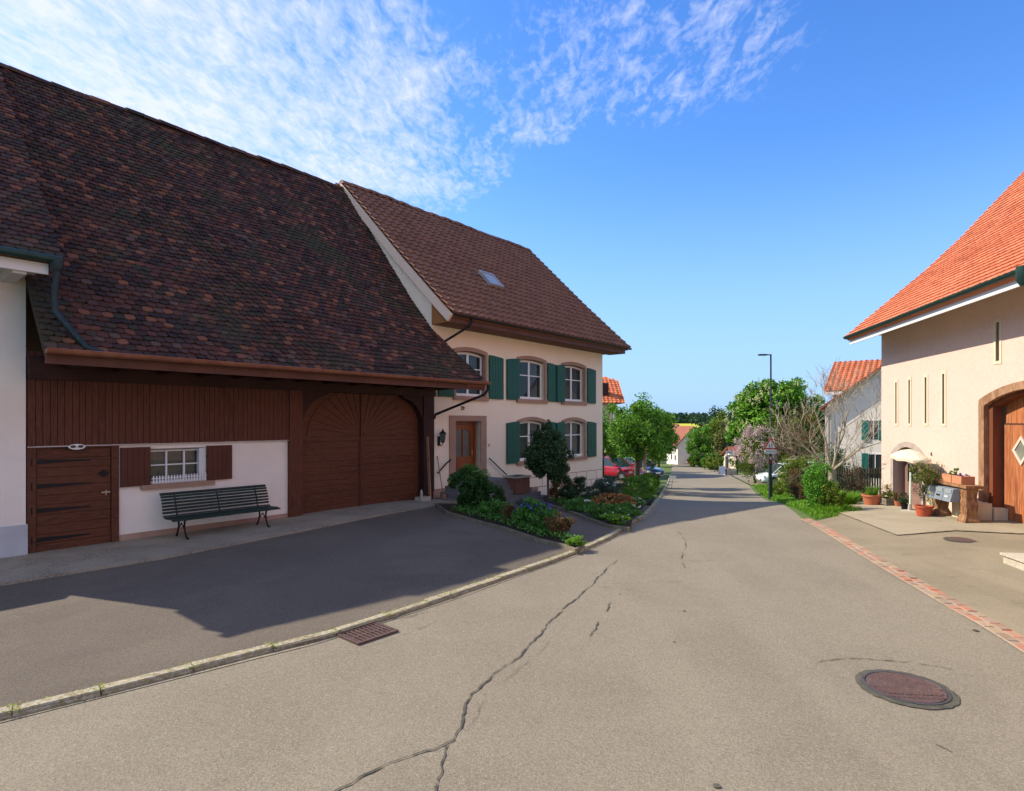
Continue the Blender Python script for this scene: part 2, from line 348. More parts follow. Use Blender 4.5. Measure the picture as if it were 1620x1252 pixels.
def solo(name, mb, m, label=None, cat=None, F=FW, at=(0, 0, 0), group=None, kind=None, smooth=False, recalc=True):
    o = bpy.data.objects.new(name, mesh(name, mb, m, smooth, at, recalc)); COL.objects.link(o)
    o.location = F.w(*at); o.rotation_euler = (0, 0, F.rot)
    if kind: o['kind'] = kind
    if label: o['label'] = label
    if cat: o['category'] = cat
    if group: o['group'] = group
    OFF[o.name] = Vector(at); return o
def struct(name, mb, m, **k): return solo(name, mb, m, kind='structure', **k)
def dup(root, loc, rotz=None, label=None, scale=None):
    r = root.copy(); COL.objects.link(r); r.location = loc; OFF[r.name] = OFF[root.name]
    if rotz is not None: r.rotation_euler = (0, 0, rotz)
    if scale: r.scale = (scale,) * 3
    if label: r['label'] = label
    for ch in list(root.children):
        c = ch.copy(); COL.objects.link(c); c.parent = r
        for gch in ch.children:
            d = gch.copy(); COL.objects.link(d); d.parent = c
    return r
def text_part(name, s, size, m, parent, loc, rot, depth=.004, align='CENTER'):
    cu = bpy.data.curves.new(name, 'FONT'); cu.body = s; cu.size = size; cu.extrude = depth; cu.align_x = align; cu.align_y = 'CENTER'
    o = bpy.data.objects.new(name, cu); COL.objects.link(o)
    dg = bpy.context.evaluated_depsgraph_get(); dg.update()
    me = bpy.data.meshes.new_from_object(o.evaluated_get(dg)); bpy.data.objects.remove(o)
    me.materials.clear(); me.materials.append(m)
    o = bpy.data.objects.new(name, me); COL.objects.link(o); o.parent = parent; o.rotation_euler = rot
    o.location = Vector(loc) - OFF[parent.name] if parent.name in OFF else loc
    return o

# ---------------------------------------------------------------- terrain
CP = [(-6,2,0),(0,0,0),(6,2,0),(0,6,0),(-8.15,9.8,0),(-5.3,13.7,.03),(-2.33,16.9,0),(0,10,0),(5.2,5.9,0),(6.9,13.7,-.05),(11.4,18,-.2),(10.4,12.4,.18),(9,8,.15),(3.76,24.2,-.85),(.6,20.1,-.4),(5,18,-.35),(6,22,-.75),(8,27,-1.3),(14,30,-1.65),(11,38,-2.2),(8,38,-1.95),(14,50,-2.9),(20,70,-3.7),(30,100,-4.8),(0,40,-1.9),(-30,10,0),(-30,40,-1),(30,10,.4),(30,40,-1.5),(-40,100,-4),(80,100,-4),(40,150,-6),(-60,-20,0),(60,-20,0),(60,250,-4),(-100,250,-4),(250,250,-4),(100,400,.5),(-200,400,.5),(400,400,.5),(100,800,4),(-500,800,4),(700,800,4)]
CPa = np.array(CP, float); NC = len(CP)
def ker(r): return np.sqrt(r * r + 16)
_A = np.zeros((NC + 3, NC + 3)); _A[:NC, :NC] = ker(np.hypot(CPa[:, None, 0] - CPa[None, :, 0], CPa[:, None, 1] - CPa[None, :, 1]))
_A[:NC, NC] = 1; _A[:NC, NC + 1] = CPa[:, 0]; _A[:NC, NC + 2] = CPa[:, 1]; _A[NC:, :NC] = _A[:NC, NC:].T
_W = np.linalg.solve(_A, np.r_[CPa[:, 2], 0, 0, 0])
def G(x, y): return float(ker(np.hypot(CPa[:, 0] - x, CPa[:, 1] - y)) @ _W[:NC] + _W[NC] + _W[NC + 1] * x + _W[NC + 2] * y)

def sheet(name, poly, dz, m, step=1.0, skirt=0., **k):
    bm = bmesh.new(); vs = [bm.verts.new((x, y, 0)) for x, y in poly]
    for t in tessellate_polygon([[Vector((x, y, 0)) for x, y in poly]]):
        try: bm.faces.new([vs[i] for i in t])
        except Exception: pass
    xs = [p[0] for p in poly]; ys = [p[1] for p in poly]
    for lo, hi, ax in ((min(xs), max(xs), 0), (min(ys), max(ys), 1)):
        q = math.floor(lo / step) * step
        while q < hi:
            no = (1, 0, 0) if ax == 0 else (0, 1, 0); c = (q, 0, 0) if ax == 0 else (0, q, 0)
            bmesh.ops.bisect_plane(bm, geom=bm.verts[:] + bm.edges[:] + bm.faces[:], plane_co=c, plane_no=no, dist=1e-5)
            q += step if q < 60 else step * 3
    bmesh.ops.remove_doubles(bm, verts=bm.verts[:], dist=1e-4)
    if skirt:
        be = [e for e in bm.edges if len(e.link_faces) == 1]
        r = bmesh.ops.extrude_edge_only(bm, edges=be); low = {v for v in r['geom'] if isinstance(v, bmesh.types.BMVert)}
    else: low = set()
    for v in bm.verts: v.co.z = G(v.co.x, v.co.y) + dz - (skirt if v in low else 0)
    bmesh.ops.recalc_face_normals(bm, faces=bm.faces)
    if sum(f.normal.z for f in bm.faces) < 0: bmesh.ops.reverse_faces(bm, faces=bm.faces[:])
    me = bpy.data.meshes.new(name); bm.to_mesh(me); bm.free(); me.materials.append(m)
    o = bpy.data.objects.new(name, me); COL.objects.link(o)
    for a, b in ({'kind': 'structure'} | k).items(): o[a] = b
    return o

def smoothline(P, n=6):
    """Catmull-Rom through points"""
    out = []; P = [Vector(p) for p in P]
    for i in range(len(P) - 1):
        p0, p1, p2, p3 = P[max(i - 1, 0)], P[i], P[i + 1], P[min(i + 2, len(P) - 1)]
        for j in range(n):
            t = j / n; out.append(.5 * ((2 * p1) + (-p0 + p2) * t + (2 * p0 - 5 * p1 + 4 * p2 - p3) * t * t + (-p0 + 3 * p1 - 3 * p2 + p3) * t ** 3))
    out.append(P[-1]); return out

def far_ground():
    def ax(lo, hi): 
        a = []; q = 0.
        while q < hi: a.append(q); q += max(1.5, abs(q) * .09)
        b = []; q = 0.
        while q > lo: q -= max(1.5, abs(q) * .09); b.append(q)
        return b[::-1] + a + [hi]
    xs = ax(-700, 900); ys = ax(-60, 1100); mb = MB()
    nx = len(xs)
    mb.v = [(x, y, G(x, y) - .13) for y in ys for x in xs]
    mb.f = [(j * nx + i, j * nx + i + 1, (j + 1) * nx + i + 1, (j + 1) * nx + i) for j in range(len(ys) - 1) for i in range(nx - 1)]
    struct('ground', mb, GRASSM, smooth=2)
far_ground()
KL = smoothline([(-13, -3.5), (-8.5, .9), (-5.6, 3.15), (-3.63, 4.72), (-2.53, 5.67), (-1.85, 6.25), (-.9, 7.42), (-.09, 8.5), (1.03, 10.02), (2.24, 12.14), (3.89, 16.26), (5.5, 22), (8.71, 33.41), (11.6, 43.5), (15.31, 56.33), (20, 73), (26, 95), (33, 125)])
STRIP = [(2.9, -5), (4.05, 1), (5.26, 5.97), (5.53, 7.37), (6.05, 9.86), (6.79, 12.75), (7.0, 13.6)]
RR = [(7.15, 14.36), (9.4, 20.6), (12.83, 29.5), (17.95, 44.04), (21.44, 56.35), (27.71, 77.26), (34, 97), (42, 125)]
sheet('road', [tuple(p) for p in KL] + [tuple(p) for p in (STRIP + RR)[::-1]], 0, ASPH, 1.0)
kl = [tuple(p) for p in KL]
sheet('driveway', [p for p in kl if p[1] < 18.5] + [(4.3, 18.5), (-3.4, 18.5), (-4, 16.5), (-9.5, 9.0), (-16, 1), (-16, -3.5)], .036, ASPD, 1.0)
sheet('barn_forecourt', [(-7.6, 7.3), (-6.70, 8.45), (-5.78, 9.5), (-4.5, 11.5), (-3.3, 13.4), (-1.95, 15.45), (-1.1, 16.3), (-1.6, 17.0), (-2.7, 16.7), (-8.3, 9.95), (-9.4, 8.6)], .075, CONC, .8, skirt=.05)
sheet('courtyard', [(2.95, -5), (4.1, 1), (5.31, 5.97), (5.58, 7.37), (6.1, 9.86), (6.84, 12.75), (7.05, 13.6), (7.9, 14.3), (8.6, 15.2), (9.9, 16.9), (11.2, 18.6), (13.5, 18.5), (9, -5)], .008, ASPY, 1.0)
sheet('courtyard_slab', [(8.43, 15.06), (7.86, 12.9), (7.55, 11.4), (8.8, 11.55), (9.55, 10.95), (10.6, 10.9), (11.4, 17.9), (10.3, 17.7), (9.4, 16.3)], .026, asphalt('asphalt_pale', (.345, .295, .205), (.275, .235, .16), (.40, .35, .25), (.17, .145, .10), .9, .35), .8)
sheet('parking_lot', [(4.3, 29.5), (6.9, 34.5), (9.9, 45), (12, 54), (3, 58), (-8, 50), (-4, 30)], .42, ASPD, 2., skirt=.8)
sheet('side_road', [(18.2, 44.2), (21.6, 56.2), (23.2, 61.8), (34, 60), (36, 46), (26, 43.2)], -.006, ASPH, 2.)
sheet('grass_verge', [(6.8, 14.36), (9.0, 20.6), (12.4, 29.5), (17.5, 43.8), (26, 42.8), (24, 33), (20, 24), (15, 21), (12, 18.3), (9.9, 16.6), (8.6, 14.9), (7.9, 14.0), (6.8, 13.6)], -.008, GRASSM, 1.5)
sheet('garden_soil', [(-1.55, 14.0), (-.85, 13.0), (-.13, 12.08), (.48, 11.02), (.95, 10.48), (1.12, 10.12), (1.27, 10.5), (1.05, 11.4), (.79, 12.5), (.5, 13.6), (-.1, 14.6), (-1.0, 15.6), (-2.0, 15.5)], .09, SOIL, .6, skirt=.08)
sheet('garden_soil', [(2.5, 12.35), (2.07, 12.72), (1.69, 14.13), (1.3, 15.6), (.95, 16.9), (.1, 18.6), (3.6, 24.2), (4.5, 27.8), (6.9, 30.5), (6.4, 26), (5.0, 21), (3.75, 16.9), (3.1, 14.8)], .09, SOIL, .8, skirt=.08)
def edging():
    m = MB()
    for P in ([(-1.1, 16.0), (-2.05, 15.5), (-1.55, 14.0), (-.85, 13.0), (-.13, 12.08), (.48, 11.02), (.95, 10.48), (1.12, 10.12)], [(1.14, 10.2), (1.27, 10.5), (1.05, 11.4), (.79, 12.5), (.5, 13.6), (-.1, 14.6)], [(2.5, 12.35), (2.07, 12.72), (1.69, 14.13), (1.3, 15.6), (.95, 16.9), (.4, 18.0)]):
        Q = [p for a, b in zip(P, P[1:]) for p in [(a[0] + (b[0] - a[0]) * t / 3, a[1] + (b[1] - a[1]) * t / 3) for t in range(3)]] + [P[-1]]
        for a, b in zip(Q, Q[1:]): m.bar((a[0], a[1], G(*a) + .05), (b[0], b[1], G(*b) + .05), .055, .11)
    struct('garden_edging', m, mat('edging_stone', (.21, .18, .125), .9, (.13, .11, .075), 5, bump=.4))
edging()
sheet('field', [(90, 335), (185, 335), (200, 425), (60, 425)], .5, mat('rapeseed', (.50, .46, .02), .9, (.38, .42, .03), .1), 20)
# ---------------------------------------------------------------- kerb, gutter bricks, tar seams
def along(P, s0=0., s1=1e9):
    """walk a polyline: returns f(s) -> (point, direction) and its length"""
    P = [Vector((p[0], p[1])) for p in P]; L = [0]
    for a, b in zip(P, P[1:]): L.append(L[-1] + (b - a).length)
    def f(s):
        s = min(max(s, 0), L[-1] - 1e-6); i = 0
        while L[i + 1] < s: i += 1
        d = (P[i + 1] - P[i]).normalized(); return P[i] + d * (s - L[i]), d
    return f, L[-1]
def kerb():
    rnd = random.Random(4); f, L = along(KL); mb = MB(); mo = MB(); gu = MB(); s = 5.
    while s < 75:
        ln = rnd.uniform(.38, .72) if s < 25 else 1.2; w = .135
        a, d = f(s); b, d2 = f(s + ln - rnd.uniform(.004, .012)); n = Vector((-d.y, d.x)); n2 = Vector((-d2.y, d2.x)); h = .050 + rnd.uniform(-.007, .006)
        e1, e2 = rnd.uniform(-.008, .008), rnd.uniform(-.008, .008); vs = []
        for p, nn in ((a, n), (b, n2)):
            z = G(p.x, p.y)
            for o, zz in ((e1, -.15), (e1 + .004, h - .03), (e1 + .022, h), (w - .02 + e2, h + .003), (w + e2, h - .02), (w + e2, -.15)):
                q = p + nn * o; vs.append((q.x, q.y, z + zz))
        mb.add(vs, [(i, i + 1, i + 7, i + 6) for i in range(5)] + [(0, 1, 2, 3, 4, 5), (11, 10, 9, 8, 7, 6)])
        if s < 30:
            q = b + n2 * rnd.uniform(0, .15)
            for _ in range(130):
                u = rnd.gauss(0, .018 + .02 * rnd.random()); v_ = rnd.uniform(-.012, .165); p = b + d2 * u + n2 * v_; z = G(p.x, p.y) + h + rnd.uniform(-.012, .003)
                if v_ < 0: z -= rnd.uniform(0, .09)
                r = rnd.uniform(.004, .011); a_ = rnd.uniform(0, 6)
                mo.add([(p.x + r * math.cos(a_), p.y + r * math.sin(a_), z), (p.x + r * math.cos(a_ + 2), p.y + r * math.sin(a_ + 2), z + r * .7), (p.x + r * math.cos(a_ + 4), p.y + r * math.sin(a_ + 4), z + .002)], [(0, 1, 2)])
        if s < 24:
            for _ in range(70):
                p, dd = f(s + rnd.uniform(0, ln)); q = p + Vector((-dd.y, dd.x)) * rnd.choice((rnd.gauss(-.012, .008), rnd.gauss(.145, .012)))
                z = G(q.x, q.y) + (.004 if (q - p).dot(Vector((-dd.y, dd.x))) < .05 else .040); r = rnd.uniform(.004, .011); a_ = rnd.uniform(0, 6)
                mo.add([(q.x + r * math.cos(a_), q.y + r * math.sin(a_), z), (q.x + r * math.cos(a_ + 2), q.y + r * math.sin(a_ + 2), z + r), (q.x + r * math.cos(a_ + 4), q.y + r * math.sin(a_ + 4), z + .002)], [(0, 1, 2)])
        s += ln
    struct('kerb', mb, KERB); solo('moss', mo, MOSS, 'yellow green moss growing in the joints of the stone kerb', 'moss', kind='stuff', recalc=False)
    s = 5.
    while s < 70:
        a, d = f(s); b, d2 = f(s + .5); n = Vector((-d.y, d.x)); n2 = Vector((-d2.y, d2.x)); j = .07 + .02 * math.sin(s * 7) + .012 * math.sin(s * 23)
        vs = [(p.x + m_.x * o, p.y + m_.y * o, G(p.x, p.y) + .006) for p, m_, o in ((a, n, .01), (b, n2, .01), (b, n2, -.055 - .012 * math.sin((s + .5) * 23)), (a, n, -.055 - .012 * math.sin(s * 23)))]
        gu.add(vs, [(0, 1, 2, 3)]); s += .5
    struct('gutter_strip', gu, mat('gutter_concrete', (.27, .22, .15), .9, (.20, .16, .11), 3, (.33, .28, .2), 40, .4, 60))
kerb()
def bricks():
    rnd = random.Random(9); f, L = along(smoothline(STRIP + [(7.12, 14.2)])); mb = MB(); bs = MB(); s = 0.
    while s < L - .3:
        a, d = f(s); b, d2 = f(min(L, s + .5)); n = Vector((-d.y, d.x)); n2 = Vector((-d2.y, d2.x))
        bs.add([(p.x + m_.x * o, p.y + m_.y * o, G(p.x, p.y) + .013) for p, m_, o in ((a, n, -.13), (b, n2, -.13), (b, n2, .125), (a, n, .125))], [(0, 1, 2, 3)]); s += .5
    for row, o in ((0, -.118), (1, .004)):
        s = row * .1
        while s < L - .25:
            ln = .20 + rnd.uniform(-.02, .03); a, d = f(s); n = Vector((-d.y, d.x)); p0 = a + n * o; w = .108; h = .022 + rnd.uniform(-.004, .005)
            j = [rnd.uniform(-.004, .004) for _ in range(8)]; q = [p0, p0 + d * (ln - .015), p0 + d * (ln - .015) + n * w, p0 + n * w]; k = [(.007, .007), (-.007, .007), (-.007, -.007), (.007, -.007)]
            vs = [(v.x, v.y, G(v.x, v.y)) for v in q] + [(v.x + d.x * c[0] + n.x * c[1], v.y + d.y * c[0] + n.y * c[1], G(v.x, v.y) + h + jj * .5) for v, c, jj in zip(q, k, j)]
            mb.add(vs, [(4, 5, 6, 7), (0, 1, 5, 4), (1, 2, 6, 5), (2, 3, 7, 6), (3, 0, 4, 7)]); s += ln
    struct('gutter_mortar', bs, MORTAR); struct('gutter_bricks', mb, BRICK)
bricks()
def seam(mb, pts, w, seed, gap=0.):
    rnd = random.Random(seed); P = smoothline(pts, 8); f, L = along(P); s = 0.; prev = None; st = .045; k = 0
    ph = rnd.uniform(0, 9)
    while s < L:
        p, d = f(s); n = Vector((-d.y, d.x)); e = min(1, s / .25, (L - s) / .25) ** .6
        ww = w * .52 * (.6 + .45 * math.sin(s * 3 + ph) * math.sin(s * 7.3 + ph) + rnd.uniform(-.35, .65)) * e; off = .012 * math.sin(s * 9 + ph) + .006 * math.sin(s * 31 + ph) + rnd.uniform(-.007, .007)
        hole = gap and math.sin(s * 8 + ph) + rnd.uniform(-.4, .4) > 1 - gap
        z = G(p.x, p.y) + .0085; cur = [(p.x + n.x * (off - ww / 2), p.y + n.y * (off - ww / 2), z), (p.x + n.x * (off + ww / 2), p.y + n.y * (off + ww / 2), z)]
        if prev and not hole: mb.add(prev + cur, [(0, 1, 3, 2)])
        prev = None if hole else cur; s += st
sm = MB()
for i, (pts, w, g_) in enumerate([
    ([(-1.4, 3.35), (-1.1, 3.63), (-.74, 3.98), (-.49, 4.14), (-.42, 4.22)], .034, 0),
    ([(-.52, 3.3), (-.49, 3.63), (-.45, 4.1), (-.40, 4.35), (-.37, 4.68), (-.32, 4.96), (-.1, 5.4), (.13, 5.85), (.52, 6.9), (1.05, 8.05), (1.49, 9.16), (1.77, 9.75)], .036, 0),
    ([(-.33, 4.3), (-.25, 4.75), (-.12, 5.1), (.15, 5.55), (.4, 6.1), (.62, 6.6)], .009, .35),
    ([(.81, 6.2), (.93, 6.5), (1.03, 6.8), (1.22, 7.3), (1.45, 7.85)], .03, .7),
    ([(1.2, 8.35), (1.62, 8.3), (2.2, 8.42), (2.9, 8.35)], .012, .3), ([(1.28, 8.8), (1.9, 8.72), (2.5, 8.85)], .012, .4), ([(1.0, 8.2), (1.5, 8.05), (1.75, 7.9)], .02, .3),
    ([(3.6, 12.6), (3.35, 11.2), (2.95, 10.1), (2.8, 9.6), (2.72, 9.1)], .028, .2), ([(2.78, 9.75), (3.1, 9.68), (3.5, 9.75)], .02, 0),
    ([(2.92, 5.62), (3.3, 5.68), (3.75, 5.62), (4.15, 5.42)], .028, 0),
    ([(-2.0, 5.75), (-1.72, 5.82), (-1.4, 6.0), (-1.1, 6.35), (-.85, 6.75)], .014, .2), ([(-1.35, 6.75), (-1.1, 6.95), (-.95, 7.1)], .025, 0),
    ([(6.1, 12.9), (6.25, 12.4), (6.35, 12.15)], .03, 0), ([(4.9, 11.8), (5.3, 14.5), (6.9, 18.5), (9.2, 24.5)], .01, .3),
    ([(3.02, 4.2), (3.1, 4.05)], .03, 0)]):
    seam(sm, pts, w, i, g_)
rnd = random.Random(3)
for x, y, r in ((1.3, 3.69, .026), (5.1, 6.4, .03), (2.1, 7.1, .018), (1.7, 6.1, .012), (3.3, 8.4, .015)):
    vs = [(x + r * (1 + .3 * rnd.uniform(-1, 1)) * math.cos(t * .7), y + r * (1 + .3 * rnd.uniform(-1, 1)) * math.sin(t * .7), G(x, y) + .009) for t in range(9)]; sm.add(vs, [tuple(range(9))])
struct('road_tar_seams', sm, TAR)
ym = MB()
def yseam(pts, w, z):
    a = MB(); seam(a, pts, w, 5, .1); ym.add([(x, y, zz + z) for x, y, zz in a.v], a.f)
yseam([(-6.6, 8.0), (-5.4, 8.45), (-4.9, 8.9), (-4.9, 9.5), (-5.2, 9.9)], .012, .085); yseam([(-5.8, 7.2), (-5.5, 7.9), (-5.3, 8.5)], .01, .085)
yseam([(8.4, 15.0), (7.88, 12.9), (7.55, 11.4), (8.0, 11.45), (8.8, 11.55), (9.6, 10.9)], .02, .02)
struct('yard_seams', ym, TAR)

def drain():
    z = G(-1.56, 6.28) + .012; c = Vector((-1.56, 6.29)); d = Vector((.64, .74)).normalized(); n = Vector((-d.y, d.x))
    t = thing('drain_grate', 'rusty rectangular drain grate in the gutter beside the stone kerb', 'drain', at=(c.x, c.y, z))
    P = lambda a, b, zz: (c.x + d.x * a + n.x * b, c.y + d.y * a + n.y * b, z + zz)
    m = MB()
    for a0, a1, b0, b1 in ((-.26, .26, -.2, -.17), (-.26, .26, .17, .2), (-.26, -.23, -.17, .17), (.23, .26, -.17, .17)):
        m.add([P(a, b, zz) for zz in (-.02, .012) for b in (b0, b1) for a in (a0, a1)], [(0, 2, 3, 1), (4, 5, 7, 6), (0, 1, 5, 4), (2, 6, 7, 3), (0, 4, 6, 2), (1, 3, 7, 5)])
    part('frame', m, RUST, t)
    m = MB()
    for i in range(9):
        a = -.215 + i * .0515
        m.add([P(aa, b, zz) for zz in (-.02, .008) for b in (-.17, .17) for aa in (a, a + .024)], [(0, 2, 3, 1), (4, 5, 7, 6), (0, 1, 5, 4), (2, 6, 7, 3), (0, 4, 6, 2), (1, 3, 7, 5)])
    m.add([P(aa, b, zz) for zz in (-.02, .006) for b in (-.012, .012) for aa in (-.23, .23)], [(0, 2, 3, 1), (4, 5, 7, 6), (0, 1, 5, 4), (2, 6, 7, 3)])
    part('bars', m, RUST, t)
    part('pit', MB().add([P(a, b, -.009) for a, b in ((-.24, -.18), (.24, -.18), (.24, .18), (-.24, .18))], [(0, 1, 2, 3)]), mat('pit_black', (.01, .009, .008), .9), t)
drain()
def manhole(x, y, r, label, txt=True):
    z = G(x, y) + .011; t = thing('manhole_cover', label, 'manhole cover', at=(x, y, z)); rnd = random.Random(1)
    n = 72; vs = []
    for i in range(n):
        a = 2 * math.pi * i / n; q = r * (1.16 + rnd.uniform(-.02, .03)); vs += [(x + q * math.cos(a), y + q * math.sin(a), z - .003), (x + r * .98 * math.cos(a), y + r * .98 * math.sin(a), z + .001)]
    part('tar_ring', MB().add(vs, [(2 * i, 2 * ((i + 1) % n), 2 * ((i + 1) % n) + 1, 2 * i + 1) for i in range(n)]), TAR, t)
    m = MB().lathe((x, y, z - .005), [(r, 0), (r, .011), (r * .93, .012), (r * .92, .004)], 48); part('frame', m, mat('cast_iron', (.10, .095, .09), .55, (.07, .065, .06), 9, bump=.3, metal=.4), t)
    m = MB().lathe((x, y, z - .004), [(r * .90, 0), (r * .90, .010), (r * .02, .0105)], 48)
    d = Vector((.12, 1)).normalized(); s = Vector((d.y, -d.x))
    k = 17 if txt else 9
    for i in range(k):
        u = (i / (k - 1) - .5) * 1.62 * r; h = math.sqrt(max(0, (r * .82) ** 2 - u * u)); lo = -h if not txt else max(-h, -r * .48)
        if h < .04: continue
        a = Vector((x, y)) + s * u + d * lo; b = Vector((x, y)) + s * u + d * h
        m.bar((a.x, a.y, z + .0075), (b.x, b.y, z + .0075), r * .05, .010)
    cv = part('cover', m, RUST, t)
    if txt:
        for i in range(13):                        # worn raised letters, no longer readable
            u = (i - 6) * .038; mm = MB(); c = Vector((x, y)) + s * u - d * r * (.63 - .05 * abs(i - 6) / 6)
            k1, k2 = rnd.choice(((-.4, .4), (.4, -.4), (0, 0))), 0
            m.bar((c.x - s.x * .008 - d.x * .02, c.y - s.y * .008 - d.y * .02, z + .008), (c.x + s.x * .006 * k1[0] + d.x * .02, c.y + d.y * .02, z + .008), .006, .006)
            m.bar((c.x + s.x * .009 - d.x * .02, c.y + s.y * .009 - d.y * .02, z + .008), (c.x + d.x * .02, c.y + d.y * .02, z + .008), .006, .006)
        bpy.data.objects.remove(cv); part('cover', m, RUST, t)
manhole(3.42, 5.06, .325, 'large round rusty ribbed manhole cover in the road')
manhole(8.31, 10.75, .24, 'small round manhole cover in the yard before the wooden gate', False)

# ---------------------------------------------------------------- roofs of real tiles
def prof_pt(P, s):
    L = 0
    for (b0, z0), (b1, z1) in zip(P, P[1:]):
        l = math.hypot(b1 - b0, z1 - z0)
        if s <= L + l + 1e-9: t = (s - L) / l; return b0 + (b1 - b0) * t, z0 + (z1 - z0) * t, ((b1 - b0) / l, (z1 - z0) / l)
        L += l
    l = math.hypot(P[-1][0] - P[-2][0], P[-1][1] - P[-2][1]); t = (s - L) / l
    return P[-1][0] + (P[-1][0] - P[-2][0]) * t, P[-1][1] + (P[-1][1] - P[-2][1]) * t, ((P[-1][0] - P[-2][0]) / l, (P[-1][1] - P[-2][1]) / l)
def plen(P): return sum(math.hypot(b[0] - a[0], b[1] - a[1]) for a, b in zip(P, P[1:]))
def tiles(mb, P, xa, xb, w, exp, thick, kind, seed, jit=0., sag=None):
    """P runs from eave to ridge in (depth, height); xa/xb give the lateral limits at a depth"""
    rnd = random.Random(seed); L = plen(P); k = 0; s = 0.
    while s < L - .02:
        b, z, (db, dz) = prof_pt(P, s); x0, x1 = xa(b), xb(b); nb, nz = -dz, db
        x = x0 - (w / 2 if k % 2 and kind != 'pan' else 0)
        while x < x1 - .01:
            a0, a1 = max(x, x0), min(x + w, x1)
            if a1 - a0 > .03:
                b0, z0, _ = prof_pt(P, s); e = exp * 1.12; b1, z1, _ = prof_pt(P, min(s + e, L + .02))
                if kind == 'flat':
                    li = thick + rnd.uniform(0, jit); ll = rnd.uniform(-jit, jit) * .8; g_ = .003 + rnd.uniform(0, jit * .3); ds = rnd.uniform(-jit, jit) * 1.2
                    b0 -= db * ds; z0 -= dz * ds
                    sg = sag((a0 + a1) / 2, s) if sag else 0; z0 += sg; z1 += sg
                    l, r = a0 + g_, a1 - g_; q = .012
                    lift = lambda B, Z, h: (B + nb * h, Z + nz * h)
                    A = lift(b0, z0, li + ll); Bq = lift(b0, z0, li - ll); C = lift(b0 + db * q * 2, z0 + dz * q * 2, li + ll); D = lift(b0 + db * q * 2, z0 + dz * q * 2, li - ll)
                    T = lift(b1, z1, thick * .15); U = lift(b0, z0, .0)
                    m1, m2 = l + (r - l) * .25, l + (r - l) * .75
                    vs = [(l, *C), (m1, *A), (m2, *Bq), (r, *D), (r, *T), (l, *T), (l, *lift(b0 + db * q * 2, z0 + dz * q * 2, 0)), (m1, *U), (m2, *U), (r, *lift(b0 + db * q * 2, z0 + dz * q * 2, 0))]
                    mb.add(vs, [(0, 1, 2, 3, 4, 5), (0, 6, 7, 1), (1, 7, 8, 2), (2, 8, 9, 3), (0, 5, 6), (3, 9, 4)])
                else:
                    n = 7; top = []; bot = []; up = []
                    for i in range(n):
                        t = i / (n - 1); h = .5 + .5 * math.cos((t * 1.12 - .2) * 2 * math.pi); h = h * h * .06
                        xx = a0 + (a1 - a0) * t + (.004 if i == 0 else 0)
                        top.append((xx, b0 + nb * (thick + h), z0 + nz * (thick + h))); bot.append((xx, b0 + nb * (h * .6), z0 + nz * (h * .6))); up.append((xx, b1 + nb * h, z1 + nz * h))
                    mb.add(top + up + bot, [(i, i + 1, n + i + 1, n + i) for i in range(n - 1)] + [(i, 2 * n + i, 2 * n + i + 1, i + 1) for i in range(n - 1)])
            x += w
        s += exp; k += 1
    return mb
def slab(mb, P, x0, x1, th, drop=.02):
    n = len(P); vs = []
    for x in (x0, x1):
        for d in (drop, drop + th):
            for i, (b, z) in enumerate(P):
                a, c = P[max(i - 1, 0)], P[min(i + 1, n - 1)]; l = math.hypot(c[0] - a[0], c[1] - a[1]); vs.append((x, b + (c[1] - a[1]) / l * d, z - (c[0] - a[0]) / l * d))
    fs = []
    for i in range(n - 1): fs += [(i, i + 1, 2 * n + i + 1, 2 * n + i), (n + i, n + i + 1, 3 * n + i + 1, 3 * n + i), (i, n + i, n + i + 1, i + 1), (2 * n + i, 2 * n + i + 1, 3 * n + i + 1, 3 * n + i)]
    fs += [(0, 2 * n, 3 * n, n), (n - 1, 2 * n - 1, 4 * n - 1, 3 * n - 1)]; return mb.add(vs, fs)
def ridge(mb, x0, x1, b, z, r=.12, step=.38):
    x = x0
    while x < x1:
        vs = []; e = min(x + step * 1.08, x1)
        for xx, rr in ((x, r + .012), (e, r)):
            for i in range(7):
                t = math.pi * i / 6; vs.append((xx, b + rr * math.cos(t), z - .09 + rr * math.sin(t) * .95 + .018 * math.sin(xx * 1.7 + b) + .012 * math.sin(x * 9.1)))
        mb.add(vs, [(i, i + 1, 8 + i, 7 + i) for i in range(6)] + [(0, 1, 2, 3, 4, 5, 6)]); x += step
    return mb

